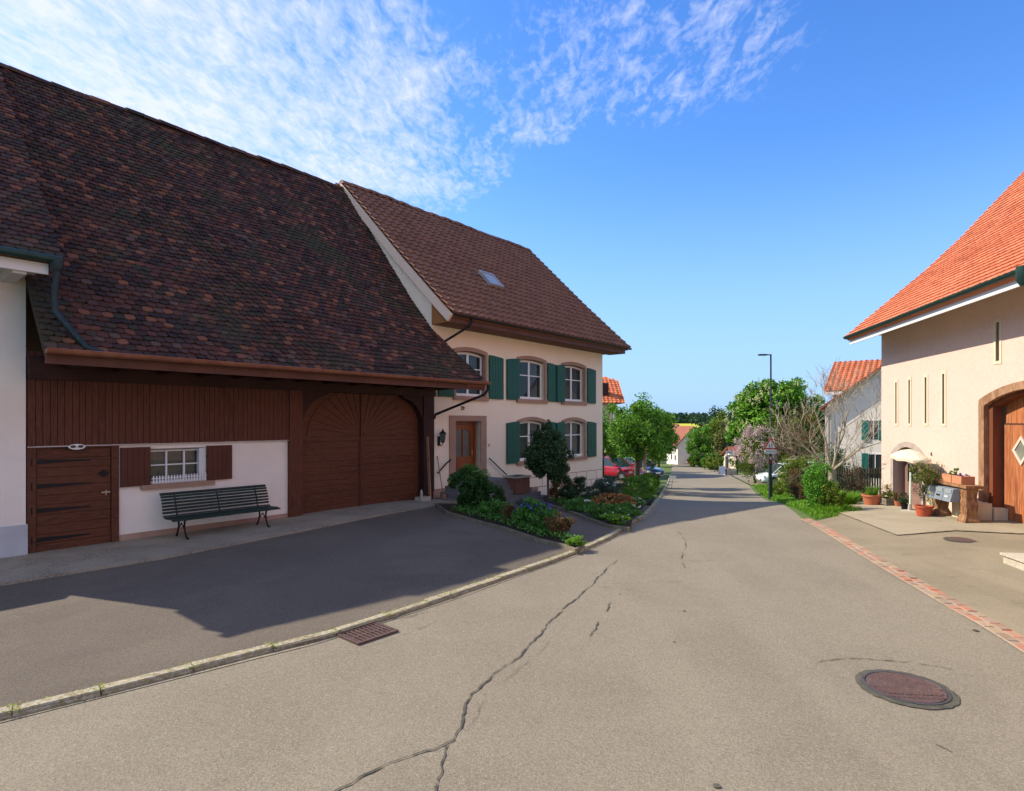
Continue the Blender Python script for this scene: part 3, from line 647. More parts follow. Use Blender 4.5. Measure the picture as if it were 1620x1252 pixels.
def window(house, x0, x1, z0, z1, y, rise=0., rec=.14, sur=True, mull=1, munt=(.6,), curtain=None, surm=None, fr=.07, glass=None, sw=.105, sill=True, bars=.035):
    """one window: frame + pane, stone surround, sill; returns the frame part"""
    yf = y + rec; m = MB(); arch_frame(m, x0 + fr, x1 - fr, z0 + fr, z1 - fr - .02, rise * .8, fr, yf, yf + .06); m.box(x0, x1, yf - .015, yf + .07, z0, z0 + fr + .02)
    w = x1 - x0
    for i in range(mull): c = x0 + w * (i + 1) / (mull + 1); m.box(c - .045, c + .045, yf - .008, yf + .05, z0 + fr, z1 - fr - .01)
    for t in munt:
        zz = z0 + (z1 - z0) * t; m.box(x0 + fr, x1 - fr, yf + .004, yf + .045, zz - bars / 2, zz + bars / 2)
    f = part('window', m, WHT, house)
    part('pane', MB().prism([(x0 + fr, z0 + fr)] + arc(x0 + fr, x1 - fr, z1 - fr - .02, rise * .8) + [(x1 - fr, z0 + fr)], yf + .022, yf + .03), glass or GLASS, f)
    if sur:
        part('surround', arch_frame(MB(), x0, x1, z0, z1, rise, sw, y - .025, y + rec + .04, .125), surm or PINK, f)
        if sill: part('sill', MB().box(x0 - sw - .02, x1 + sw + .02, y - .07, y + rec, z0 - .13, z0 - .001), surm or PINK, f)
    if curtain:
        for a, b, t, bt in curtain:                      # (left, right, top, bottom) as fractions; hangs in soft folds
            n = 26; vs = []
            for i in range(n + 1):
                u = i / n; xx = x0 + w * (a + (b - a) * u); yy = yf + .16 + .022 * math.sin(u * (b - a) * 42)
                lo = z0 + (z1 - z0) * (bt if not isinstance(bt, tuple) else bt[0] + (bt[1] - bt[0]) * (u ** 1.6)); vs += [(xx, yy, z0 + (z1 - z0) * t - .08), (xx, yy, lo)]
            part('curtain', MB().add(vs, [(2 * i, 2 * i + 2, 2 * i + 3, 2 * i + 1) for i in range(n)]), CURT, f, smooth=True)
    return f
def shutter(house, x0, x1, z0, z1, y, rise=.05, m=None, side=1, name='shutter', tilt=.0):
    mb = MB(); n = 8; top = []
    for i in range(n + 1):
        u = i / n; uu = u if side > 0 else 1 - u; top.append((x0 + (x1 - x0) * u, z1 - rise * (1 - math.cos(uu * math.pi / 2)) if rise else z1))
    mb.prism([(x0, z0)] + top + [(x1, z0)], y - .05, y - .015)
    k = 5                                                # board joints and battens stand proud
    for i in range(k):
        a = x0 + .012 + (x1 - x0 - .024) * i / k; mb.box(a + .004, a + (x1 - x0 - .024) / k - .004, y - .056, y - .0495, z0 + .02, z1 - rise - .02)
    s = part(name, mb, m or GREEN, house)
    for zz in (z0 + .18, z1 - .25):
        hx = x1 if side < 0 else x0
        part('hinge', MB().box(min(hx, hx + .05 * side), max(hx, hx + .05 * side), y - .035, y, zz, zz + .05), IRON, s)
    return s

# ---------------------------------------------------------------- the old barn
BB = 12.6
def barn():
    t = thing('barn', 'long old barn with dark mossy tiled roof, brown boards and a wide arched gate', 'barn', FL, (7, BB, 0))
    w = MB(); w.wall(3.64, 7.01, -.1, 1.885, BB, .3, [(4.15, 5.19, 1.09, 1.78)]); w.box(2.25, 11.45, BB + .3, BB + .45, -.2, 3.0); part('wall', w, STUCW, t)
    w = MB(); w.box(2.25, 2.4, BB + .45, 21.3, -.3, 3.2); w.prism([(BB + .45, 3.2), (17, 9.8), (21.3, 3.2)], 2.3, 2.42, 'x'); w.box(2.25, 11.4, 21.2, 21.4, -.3, 3.4); part('back_wall', w, STUCW, t)
    part('plinth', MB().box(3.66, 7.0, BB - .028, BB + .05, -.15, .19), PLPK, t)
    m = MB(); x = 2.30; rnd = random.Random(2)           # vertical boards above
    while x < 7.25:
        d = .1 + rnd.uniform(-.008, .01); m.box(x + .004, min(x + d - .004, 7.26), BB - .06 - rnd.uniform(0, .006), BB - .01, 1.89 + rnd.uniform(-.006, .006), 3.5); x += d
    m.box(2.30, 7.26, BB - .012, BB + .02, 1.9, 3.5); part('board_cladding', m, BRWOOD, t)
    # timber frame round the gate
    m = MB(); m.box(7.01, 7.33, BB - .10, BB + .2, -.05, 3.3); part('post', m, BRWOOD, t)
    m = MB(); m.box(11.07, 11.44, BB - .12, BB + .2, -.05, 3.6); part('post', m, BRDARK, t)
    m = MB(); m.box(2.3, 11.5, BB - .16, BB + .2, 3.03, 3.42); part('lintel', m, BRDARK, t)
    for s, x in ((1, 7.34), (-1, 11.06)):
        m = MB(); P = [(x, 2.30), (x + s * .07, 2.52), (x + s * .22, 2.74), (x + s * .42, 2.88), (x + s * .70, 2.98), (x + s * .70, 3.16), (x, 3.16)]
        m.prism(P, BB - .09, BB + .14); part('brace', m, BRDARK, t)
    # gate leaves
    for a0, a1, s in ((7.35, 9.095, 1), (9.125, 11.06, -1)):
        g = MB(); y = BB + .12; g.box(a0, a1, y, y + .04, .02, 3.12)
        z = .10; rnd = random.Random(int(a0 * 10))
        while z < 1.80:
            h = min(.155 + rnd.uniform(-.01, .01), 1.82 - z); g.box(a0 + .08, a1 - .08, y - .014 - rnd.uniform(0, .004), y, z + .004, z + h - .004); z += h
        g.box(a0, a1, y - .03, y, .02, .10); g.box(a0, a1, y - .035, y, 1.83, 1.92); g.box(a0, a0 + .08, y - .024, y, .1, 1.83); g.box(a1 - .08, a1, y - .024, y, .1, 1.83)
        g.box(a0, a1, y - .004, y, 1.92, 3.1)
        lf = part('gate_leaf', g, BRDOOR, t)
        c = 9.11; r = MB()                              # sunburst of boards above the rail
        N = 9; n0 = 0
        for i in range(N):
            t0 = math.pi / 2 * i / N; t1 = math.pi / 2 * (i + 1) / N; R1 = 1.55
            if s > 0: t0, t1 = math.pi - t0, math.pi - t1
            q = .012
            P = [(c + .10 * math.cos(t0), 1.95 + .10 * math.sin(t0)), (c + R1 * math.cos(t0 + (q if s < 0 else -q)), min(3.1, 1.95 + R1 * math.sin(t0 + (q if s < 0 else -q)) * .78)), (c + R1 * math.cos(t1 - (q if s < 0 else -q)), min(3.1, 1.95 + R1 * math.sin(t1 - (q if s < 0 else -q)) * .78)), (c + .10 * math.cos(t1), 1.95 + .10 * math.sin(t1))]
            P = [(min(max(u, a0 + .01), a1 - .01), v) for u, v in P]; r.prism(P, y - .022 - .004 * (i % 2), y - .005)
        part('sunburst', r, BRDOOR, lf)
    m = MB(); m.box(9.06, 9.16, BB + .065, BB + .10, .05, 1.9); m.box(9.075, 9.145, BB + .06, BB + .10, 1.9, 3.1); part('cover_strip', m, BRSHUT, t)
    # stable door
    d = MB(); y = BB + .02; d.box(2.42, 3.52, y, y + .05, .03, 1.84); z = .05; rnd = random.Random(8)
    while z < 1.8:
        h = min(.165 + rnd.uniform(-.01, .012), 1.835 - z); d.box(2.43, 3.51, y - .018 - rnd.uniform(0, .005), y, z + .005, z + h - .005); z += h
    dd = part('door', d, BRDOOR, t)
    for zz in (.28, .78, 1.20, 1.62):
        h = MB(); h.add([(2.36, y - .034, zz + .04), (2.36, y - .034, zz - .04), (3.2, y - .034, zz - .008), (3.2, y - .034, zz + .012)] + [(2.36, y - .02, zz + .04), (2.36, y - .02, zz - .04), (3.2, y - .02, zz - .008), (3.2, y - .02, zz + .012)], [(0, 1, 2, 3), (0, 3, 7, 4), (1, 5, 6, 2)])
        h.lathe((2.36, y - .035, zz - .06), [(.02, 0), (.02, .12)], 8); part('strap_hinge', h, IRON, dd)
    part('door_handle', MB().box(3.36, 3.5, y - .05, y - .02, 1.0, 1.025).box(3.43, 3.45, y - .03, y - .015, .96, 1.05), mat('steel', (.35, .33, .3), .4, metal=.8), dd)
    part('latch', MB().box(3.33, 3.47, y - .04, y - .018, 1.33, 1.39).box(3.38, 3.43, y - .055, y - .02, 1.30, 1.42), IRON, dd)
    m = MB(); m.box(2.30, 2.42, BB - .03, BB + .12, 0, 1.885); m.box(3.52, 3.64, BB - .03, BB + .12, 0, 1.885); m.box(2.42, 3.52, BB - .03, BB + .12, 1.84, 1.885); part('door_frame', m, BRDOOR, t)
    m = MB(); m.box(2.3, 3.66, BB - .064, BB - .03, 1.868, 1.888); m.box(3.66, 7.01, BB - .062, BB, 1.872, 1.888); part('drip_strip', m, mat('strip_white', (.5, .42, .40), .7), t)
    # window with net curtain scraps and little picket guard
    f = window(t, 4.17, 5.19, 1.09, 1.77, BB, 0, .12, False, 0, (), fr=.035)
    m = MB()
    for c in (4.49, 4.82): m.box(c - .016, c + .016, BB + .10, BB + .15, 1.12, 1.74)
    m.box(4.2, 5.12, BB + .105, BB + .15, 1.44, 1.465); m.box(5.08, 5.19, BB + .03, BB + .15, 1.09, 1.77); part('muntin', m, WHT, f)
    for a0, a1, l0, l1 in ((4.2, 4.48, 1.70, 1.62), (4.5, 4.81, 1.71, 1.60), (4.83, 5.08, 1.58, 1.60)):
        n = 12; vs = []
        for i in range(n + 1):
            u = i / n; vs += [(a0 + (a1 - a0) * u, BB + .19 + .01 * math.sin(u * 20), 1.75), (a0 + (a1 - a0) * u, BB + .19 + .01 * math.sin(u * 20), l0 + (l1 - l0) * u - .03 * math.sin(u * math.pi))]
        part('curtain', MB().add(vs, [(2 * i, 2 * i + 2, 2 * i + 3, 2 * i + 1) for i in range(n)]), CURT, f, smooth=True)
    part('sill', MB().box(4.0, 5.36, BB - .07, BB + .1, 1.0, 1.088), PINK, f)
    m = MB()
    for i in range(19):
        a = 4.2 + i * .0533; m.prism([(a, 1.095), (a + .026, 1.095), (a + .026, 1.235), (a + .013, 1.26), (a, 1.235)], BB - .05, BB - .038)
    m.box(4.18, 5.2, BB - .038, BB - .026, 1.12, 1.14); m.box(4.18, 5.2, BB - .038, BB - .026, 1.19, 1.21); part('picket_guard', m, WHT, f)
    shutter(t, 3.66, 4.16, 1.08, 1.82, BB, 0, BRSHUT, -1); shutter(t, 5.2, 5.72, 1.09, 1.81, BB, 0, BRSHUT, 1)
    # oval plate over the door
    n = 28; m = MB(); e = lambda r, yy: [(2.98 + .125 * r * math.cos(2 * math.pi * i / n), yy, 1.862 + .05 * r * math.sin(2 * math.pi * i / n)) for i in range(n)]
    m.add(e(1, BB - .085) + e(1, BB - .068), [tuple(range(n))] + [(i, (i + 1) % n, n + (i + 1) % n, n + i) for i in range(n)])
    p = part('oval_plate', m, WHT, t)
    m = MB(); n2 = 20
    for c, w_, h_ in ((2.925, .042, .024), (3.035, .042, .024)): m.add([(c + w_ * math.cos(2 * math.pi * i / n2), BB - .0875, 1.866 + h_ * math.sin(2 * math.pi * i / n2)) for i in range(n2)], [tuple(range(n2))])
    m.add([(2.968, BB - .0875, 1.85), (2.985, BB - .0875, 1.85), (2.976, BB - .0875, 1.868)], [(0, 1, 2)]); part('emblem', m, mat('emblem_dark', (.07, .045, .05), .7), p)
    # roof
    P = [(11.15, 3.42), (11.9, 4.22), (12.6, 5.03), (13.6, 6.12), (15.2, 8.05), (17.0, 10.20)]
    r = MB(); xb = lambda b: 11.49 if b >= 12.58 else 11.5 + (12.58 - b) * .55; sg = lambda x, s: .05 * math.sin(x * .9 + 1) * math.sin(s * .5) - .03 * math.sin(x * 2.3 + s * .8) * .5
    tiles(r, P, lambda b: 2.24, xb, .17, .14, .026, 'flat', 3, .013, sg)
    slab(r, P, 2.27, 11.46, .12, .05); slab(r, [(17, 10.20), (21.5, 4.4)], 2.4, 11.46, .12, .02)
    r.add([(11.46, 12.58, 4.97), (12.22, 11.17, 3.36), (11.46, 11.17, 3.36), (11.46, 12.58, 4.85), (12.22, 11.17, 3.28), (11.46, 11.17, 3.28)], [(0, 1, 2), (3, 5, 4), (0, 3, 4, 1), (1, 4, 5, 2)])
    rf = part('roof', r, OLDTILE, t)
    part('ridge_tiles', ridge(MB(), 2.4, 11.5, 17.0, 10.23, .13), OLDTILE, rf)
    m = MB(); m.box(2.27, 12.2, 11.20, 11.24, 3.20, 3.39); part('fascia', m, FASC, t)
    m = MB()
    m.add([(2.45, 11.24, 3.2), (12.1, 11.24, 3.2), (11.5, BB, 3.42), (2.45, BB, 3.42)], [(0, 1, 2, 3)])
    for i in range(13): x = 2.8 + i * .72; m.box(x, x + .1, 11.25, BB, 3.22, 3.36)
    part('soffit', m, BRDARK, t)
    m = MB(); n = 9; vs = []
    for x in (2.26, 12.32):
        for rr in (.075, .066): vs += [(x, 11.12 - rr * math.cos(math.pi * i / (n - 1)), 3.42 - rr * math.sin(math.pi * i / (n - 1))) for i in range(n)]
    m.add(vs, [(i, i + 1, 2 * n + i + 1, 2 * n + i) for i in range(n - 1)] + [(n + i, n + i + 1, 3 * n + i + 1, 3 * n + i) for i in range(n - 1)] + [(0, n, 3 * n, 2 * n), (n - 1, 2 * n - 1, 4 * n - 1, 3 * n - 1), tuple(range(n)), tuple(range(2 * n, 3 * n))])
    m.tube([(2.26, 11.045, 3.425), (12.32, 11.045, 3.425)], .011, 6)
    for i in range(12): m.box(3 + i * .82, 3.025 + i * .82, 11.04, 11.2, 3.415, 3.425)
    gt = part('gutter', m, GUTC, t, smooth=True)
    m = MB().tube([(12.27, 11.12, 3.36), (12.27, 11.13, 3.2), (12.2, 11.2, 3.08), (11.52, BB - .12, 2.52), (11.47, BB - .12, 2.4)], .038, 10); part('downpipe', m, IRON, t, smooth=True)
barn()

# ---------------------------------------------------------------- white neighbour on the left
def neighbour():
    t = thing('white_house', 'white rendered house with grey plinth and old tiled roof left of the barn', 'house', FL, (0, 12.55, 0))
    w = MB(); w.box(.9, 2.28, 12.55, 20.5, .58, 4.98); w.prism([(12.56, 4.98), (12.56, 5.8), (17, 10.2), (20.45, 6.8), (20.45, 4.98)], .91, 1.08, 'x'); w.box(-8, .9, 12.55, 20.5, .58, 3.0); w.prism([(12.56, 4.98), (12.56, 5.8), (17, 10.2), (20.45, 6.8), (20.45, 4.98)], 2.1, 2.27, 'x'); part('wall', w, STUCW, t)
    part('plinth', MB().box(-8.02, 2.30, 12.52, 20.52, -.4, .58), PLIN, t)
    P = [(11.45, 4.92), (12.4, 5.85), (14, 7.45), (17, 10.42)]; r = MB()
    tiles(r, P, lambda b: .8, lambda b: 2.56, .165, .135, .022, 'flat', 13, .009)
    slab(r, P, .84, 2.54, .12, .05); slab(r, [(17, 10.4), (21.4, 6.0)], .84, 2.54, .12, .02); slab(r, [(12.2, 2.9), (17, 5.6), (20.9, 3.0)], -8.3, .9, .14, .0)
    rf = part('roof', r, OLDTILE, t); part('ridge_tiles', ridge(MB(), .8, 2.6, 17.0, 10.46, .14), OLDTILE, rf)
    part('fascia', MB().box(.84, 2.38, 11.56, 11.60, 4.64, 4.82), WHT, t)
    m = MB(); m.box(.84, 2.34, 11.60, 12.55, 4.74, 4.78); m.box(1.95, 2.12, 11.62, 12.55, 4.6, 4.74); part('soffit', m, mat('soffit_white', (.6, .58, .56), .7), t)
    m = MB().tube([(.8, 11.42, 4.87), (2.52, 11.42, 4.87)], .062, 10); part('gutter', m, DKGREEN, t, smooth=True)
    m = MB().tube([(2.46, 11.44, 4.86), (2.46, 11.44, 4.62), (2.44, 11.5, 4.35), (2.46, 11.5, 4.05), (2.62, 11.3, 3.75), (2.78, 11.2, 3.5), (3.0, 11.14, 3.42)], .048, 10)
    m.lathe((2.46, 11.44, 4.68), [(.05, 0), (.09, .06), (.09, .22)], 12); part('downpipe', m, mat('zinc_green', (.018, .034, .036), .5, (.028, .045, .048), 9, metal=.3), t, smooth=True)
neighbour()

# ---------------------------------------------------------------- farmhouse with green shutters
def farmhouse():
    t = thing('farmhouse', 'cream two storey house with green shutters and a brown tiled roof', 'house', FL, (16.2, BB, -.4))
    X0, X1 = 11.5, 21.0; Zt = 5.16
    up = [(12.45, 13.76, 3.1, 4.50), (15.47, 16.96, 3.1, 4.50), (18.13, 19.62, 3.1, 4.50)]; lo = [(15.47, 16.96, .95, 2.36), (18.13, 19.62, .95, 2.36)]
    door = (12.43, 13.55, .56, 2.33); cel = [(15.82, 16.42, -.5, -.12), (18.1, 18.8, -.62, -.1)]
    w = MB(); w.wall(X0, X1, -1.4, Zt, BB, .34, up + lo + [door] + cel)
    for h in up + lo: spandrel(w, h[0], h[1], h[3], .10 if h[2] < 2 else .07, BB, .34)
    PR = [(11.72, 5.36), (12.3, 5.88), (14.0, 7.45), (17.05, 10.42)]
    gp = [(BB + .0, -1.4), (BB + .0, 6.06), (14.0, 7.36), (17.05, 10.24), (21.5, 6.0), (21.5, -1.4)]
    w.prism([(BB + .34, -1.4)] + [(BB + .34, 6.28)] + gp[2:], X0, X0 + .3, 'x'); w.prism([(BB + .34, -1.4), (BB + .34, 6.28)] + gp[2:], X1 - .3, X1, 'x')
    w.box(X0, X1, 21.3, 21.5, -1.4, 5.9)
    w.add([(X0, BB, Zt), (X0, BB + .34, Zt), (X0, BB + .34, 6.28), (X0, BB, 6.06)], [(0, 1, 2, 3)])
    w.add([(X0 + .3, BB, Zt), (X0 + .3, BB, 6.0), (X0, BB, 6.0), (X0, BB, Zt)], [(0, 1, 2, 3)])
    part('wall', w, STUC, t)
    part('floor_inside', MB().box(X0 + .35, X1 - .35, BB + .4, 21.2, 2.55, 2.7), mat('inside_dark', (.08, .06, .05), .9), t)
    m = MB()                                              # scored masonry courses at the foot of the wall
    for i, zz in enumerate((.34, -.02, -.38, -.74)):
        m.box(14.1, X1 + .002, BB - .004, BB + .01, zz - .012, zz + .012)
    for r_ in range(3):
        x = 14.6 + (.36 if r_ % 2 else 0)
        while x < X1: m.box(x - .011, x + .011, BB - .0045, BB + .01, -.36 * r_ - .38 + .36, -.36 * r_ + .34); x += .74
    part('masonry_joints', m, PLPK, t)
    part('plinth', MB().box(11.52, 12.1, BB - .03, BB + .03, -.1, .34), PLPK, t)
    cA = [(.05, .48, 1, .06), (.52, .95, 1, .06)]
    window(t, *up[0], BB, .07, munt=(.45, .62), curtain=[(.05, .95, 1, .35)]); window(t, *up[1], BB, .07, curtain=[(.55, .97, 1, .06)]); window(t, *up[2], BB, .07, curtain=[(.05, .6, 1, (.1, .75)), (.7, .97, 1, .1)])
    window(t, *lo[0], BB, .10, curtain=cA); window(t, *lo[1], BB, .10, curtain=cA)
    for a0, a1, z0, z1 in ((11.70, 12.34, 3.05, 4.44), (13.92, 14.62, 3.05, 4.46), (14.80, 15.47, 3.05, 4.46), (17.10, 17.72, 3.05, 4.46), (19.78, 20.40, 3.05, 4.46), (14.80, 15.47, .90, 2.32), (17.10, 17.72, .90, 2.32), (19.78, 20.44, .90, 2.32)):
        shutter(t, a0, a1, z0, z1, BB - .01, .06, side=1 if a0 in (13.92, 17.10, 19.78) else -1)
    for z0, z1 in ((3.05, 4.46), (.90, 2.32)): shutter(t, 17.62, 18.12, z0, z1, BB - .055, .06, side=-1)
    for c in cel:
        f = MB(); arch_frame(f, c[0], c[1], c[2], c[3], 0, .12, BB - .03, BB + .2); g = part('cellar_window', f, PINK, t)
        k = MB()
        for i in range(5): x = c[0] + (c[1] - c[0]) * (i + .5) / 5; k.box(x - .01, x + .01, BB + .14, BB + .16, c[2], c[3])
        part('grille', k, IRON, g); part('pane', MB().box(c[0], c[1], BB + .2, BB + .21, c[2], c[3]), DGLASS, g)
    # front door in stone surround
    sf = MB(); arch_frame(sf, door[0], door[1], .56, 2.33, 0, .26, BB - .035, BB + .22, .17); s = part('door_surround', sf, PINK, t)
    d = MB(); y = BB + .2; d.box(12.43, 12.52, y, y + .08, .57, 2.33); d.box(13.46, 13.55, y, y + .08, .57, 2.33); d.box(12.52, 13.46, y, y + .08, 2.24, 2.33)
    fr = part('door_frame', d, DOORW, t)
    d = MB(); d.wall(12.53, 13.45, .58, 2.23, y + .02, .05, [(12.66, 12.975, 1.22, 2.08), (13.005, 13.32, 1.22, 2.08)])
    d.box(12.66, 13.32, y + .012, y + .02, .70, 1.10); d.box(12.70, 13.28, y + .004, y + .012, .74, 1.06)
    for zz in (1.5, 1.78): d.box(12.66, 13.32, y + .03, y + .05, zz - .012, zz + .012)
    spandrel(d, 12.66, 13.32, 2.08, .09, y + .02, .05)
    dr = part('door', d, DOORW, t); part('pane', MB().box(12.66, 13.32, y + .052, y + .06, 1.22, 2.08), FROST, dr)
    part('door_handle', MB().box(13.36, 13.41, y + .0, y + .02, 1.2, 1.42).tube([(13.385, y + .02, 1.34), (13.385, y - .05, 1.34), (13.28, y - .05, 1.34)], .011, 8), mat('brass', (.5, .35, .12), .35, metal=.9), dr)
    part('doorbell', MB().box(13.92, 13.98, BB - .02, BB + .01, 1.52, 1.60), mat('brass', None), t)
    # number over the door
    nm = text_part('house_number', '29', .17, mat('number_dark', (.03, .025, .03), .6), t, (12.74, BB - .012, 2.72), (R_(90), 0, 0), .008)
    # steps up to the door from both sides
    st = MB(); zt = .55
    for k in range(5):
        e = .30 * k; st.box(12.22 - e * .72, 13.85 + e * 1.05, BB - 1.15 - e * .35, BB - .002, zt - .15 * (k + 1) - (.6 if k == 4 else 0), zt - .15 * k)
    part('steps', st, SLATE, t)
    for P in ([(11.62, BB - .1, 1.14 - .33), (12.0, BB - .1, 1.10), (12.16, BB - .1, 1.18)], [(14.72, BB - .1, .55), (14.0, BB - .1, 1.05), (13.86, BB - .1, 1.14)]):
        m = MB().tube(P, .021, 8); part('handrail', m, IRON, t, smooth=True)
        for q in (P[0], P[1]): m.tube([q, (q[0], BB, q[2] - .05)], .01, 6)
    # eave box of boards
    E0, E1 = 11.5, 21.55
    m = MB(); m.box(E0, E1, 11.84, 11.88, 5.13, 5.30); part('fascia', m, FASC, t)
    m = MB(); m.add([(E0 + .01, 11.88, 5.14), (E1, 11.88, 5.14), (E1, BB, 5.17), (E0 + .01, BB, 5.17), (E0 + .01, 11.88, 5.17), (E1, 11.88, 5.17), (E1, BB, 5.2), (E0 + .01, BB, 5.2)], [(0, 1, 2, 3), (7, 6, 5, 4), (1, 5, 6, 2)])
    m.box(X1, E1, BB, 21.4, 5.17, 5.2)
    k = 9
    for i in range(k): b0 = 11.9 + i * .078; m.box(E0 + .02, E1 - .02, b0, b0 + .07, 5.128, 5.139)
    part('soffit', m, mat('soffit_brown', (.16, .06, .035), .6, (.12, .045, .026), 3, stretch=(.2, 1, 1), bump=.2), t)
    m = MB()
    for i in range(9):                                     # boarded cheek of the eave box, facing the barn
        b0 = 11.84 + i * .0845; b1 = b0 + .08; m.prism([(b0, 5.13), (b1, 5.13), (b1, 5.35 + (b1 - 11.72) * .885), (b0, 5.35 + (b0 - 11.72) * .885)], E0 - .03, E0 - .005, 'x')
    part('eave_cheek', m, LARCH, t)
    r = MB(); tiles(r, PR, lambda b: 11.42, lambda b: 21.72, .30, .325, .05, 'pan', 5)
    slab(r, PR, 11.5, 21.66, .10, .03); slab(r, [(17.05, 10.42), (22.2, 5.4)], 11.5, 21.66, .10, .03)
    rf = part('roof', r, PANTILE, t); part('ridge_tiles', ridge(MB(), 11.42, 21.72, 17.05, 10.48, .13, .36), PANTILE, rf)
    m = MB()                                                # board under the verge, painted pale as the sunlit strip of the gable wall
    for (b0, z0), (b1, z1) in zip(PR, PR[1:]): m.bar((11.45, b0 + .09, z0 - .12), (11.45, b1 + .09, z1 - .12), .24, .075, (1, 0, 0))
    part('verge_sunlit_board', m, mat('verge_sunlit_tint', (.80, .62, .47), .85), t)
    m = MB(); b0, z0 = 14.0, 7.42
    m.prism([(16.95, 9.98), (17.2, 10.42), (17.45, 9.98)], 11.3, 11.5, 'x'); part('ridge_cap_end', m, mat('mortar_cap', (.33, .27, .2), .9), t)
    # roof window
    m = MB(); u = Vector((0, .705, .709)); nrm = Vector((0, -.709, .705)); c = Vector((15.25, 13.72, 7.25)) + nrm * .07
    def sk(x0, x1, s0, s1, h0, h1):
        m_ = MB(); vs = [tuple(c + Vector((x, 0, 0)) + u * s + nrm * h) for h in (h0, h1) for s in (s0, s1) for x in (x0, x1)]
        return m_.add(vs, [(0, 2, 3, 1), (4, 5, 7, 6), (0, 1, 5, 4), (2, 6, 7, 3), (0, 4, 6, 2), (1, 3, 7, 5)])
    fr = MB()
    for a in ((-.36, -.28, -.40, .40), (.28, .36, -.40, .40), (-.28, .28, .32, .40), (-.28, .28, -.40, -.32)): q = sk(*a, -.05, .07); fr.add(q.v, q.f)
    s = part('roof_window', fr, mat('zinc', (.42, .40, .37), .45, metal=.5), t); part('pane', sk(-.28, .28, -.32, .32, .02, .04), mat('roof_glass', (.33, .36, .38), .12, spec=.8), s)
    m = MB(); n = 9; vs = []
    for x in (11.56, 21.8):
        for rr in (.07, .062): vs += [(x, 11.73 - rr * math.cos(math.pi * i / (n - 1)), 5.37 - rr * math.sin(math.pi * i / (n - 1))) for i in range(n)]
    m.add(vs, [(i, i + 1, 2 * n + i + 1, 2 * n + i) for i in range(n - 1)] + [(n + i, n + i + 1, 3 * n + i + 1, 3 * n + i) for i in range(n - 1)] + [(0, n, 3 * n, 2 * n), (n - 1, 2 * n - 1, 4 * n - 1, 3 * n - 1), tuple(range(n)), tuple(range(2 * n, 3 * n))])
    part('gutter', m, mat('gutter_dark', (.035, .03, .028), .5, metal=.3), t, smooth=True)
    m = MB().tube([(12.25, 11.73, 5.32), (12.25, 11.74, 5.18), (12.2, 11.8, 5.08), (11.75, 12.42, 4.62), (11.68, 12.5, 4.5)], .036, 10); part('downpipe', m, IRON, t, smooth=True)
    m = MB().box(11.455, 11.535, BB - .05, BB + .0, .3, 3.4); part('corner_board', m, mat('corner_green', (.012, .04, .028), .6), t)
farmhouse()

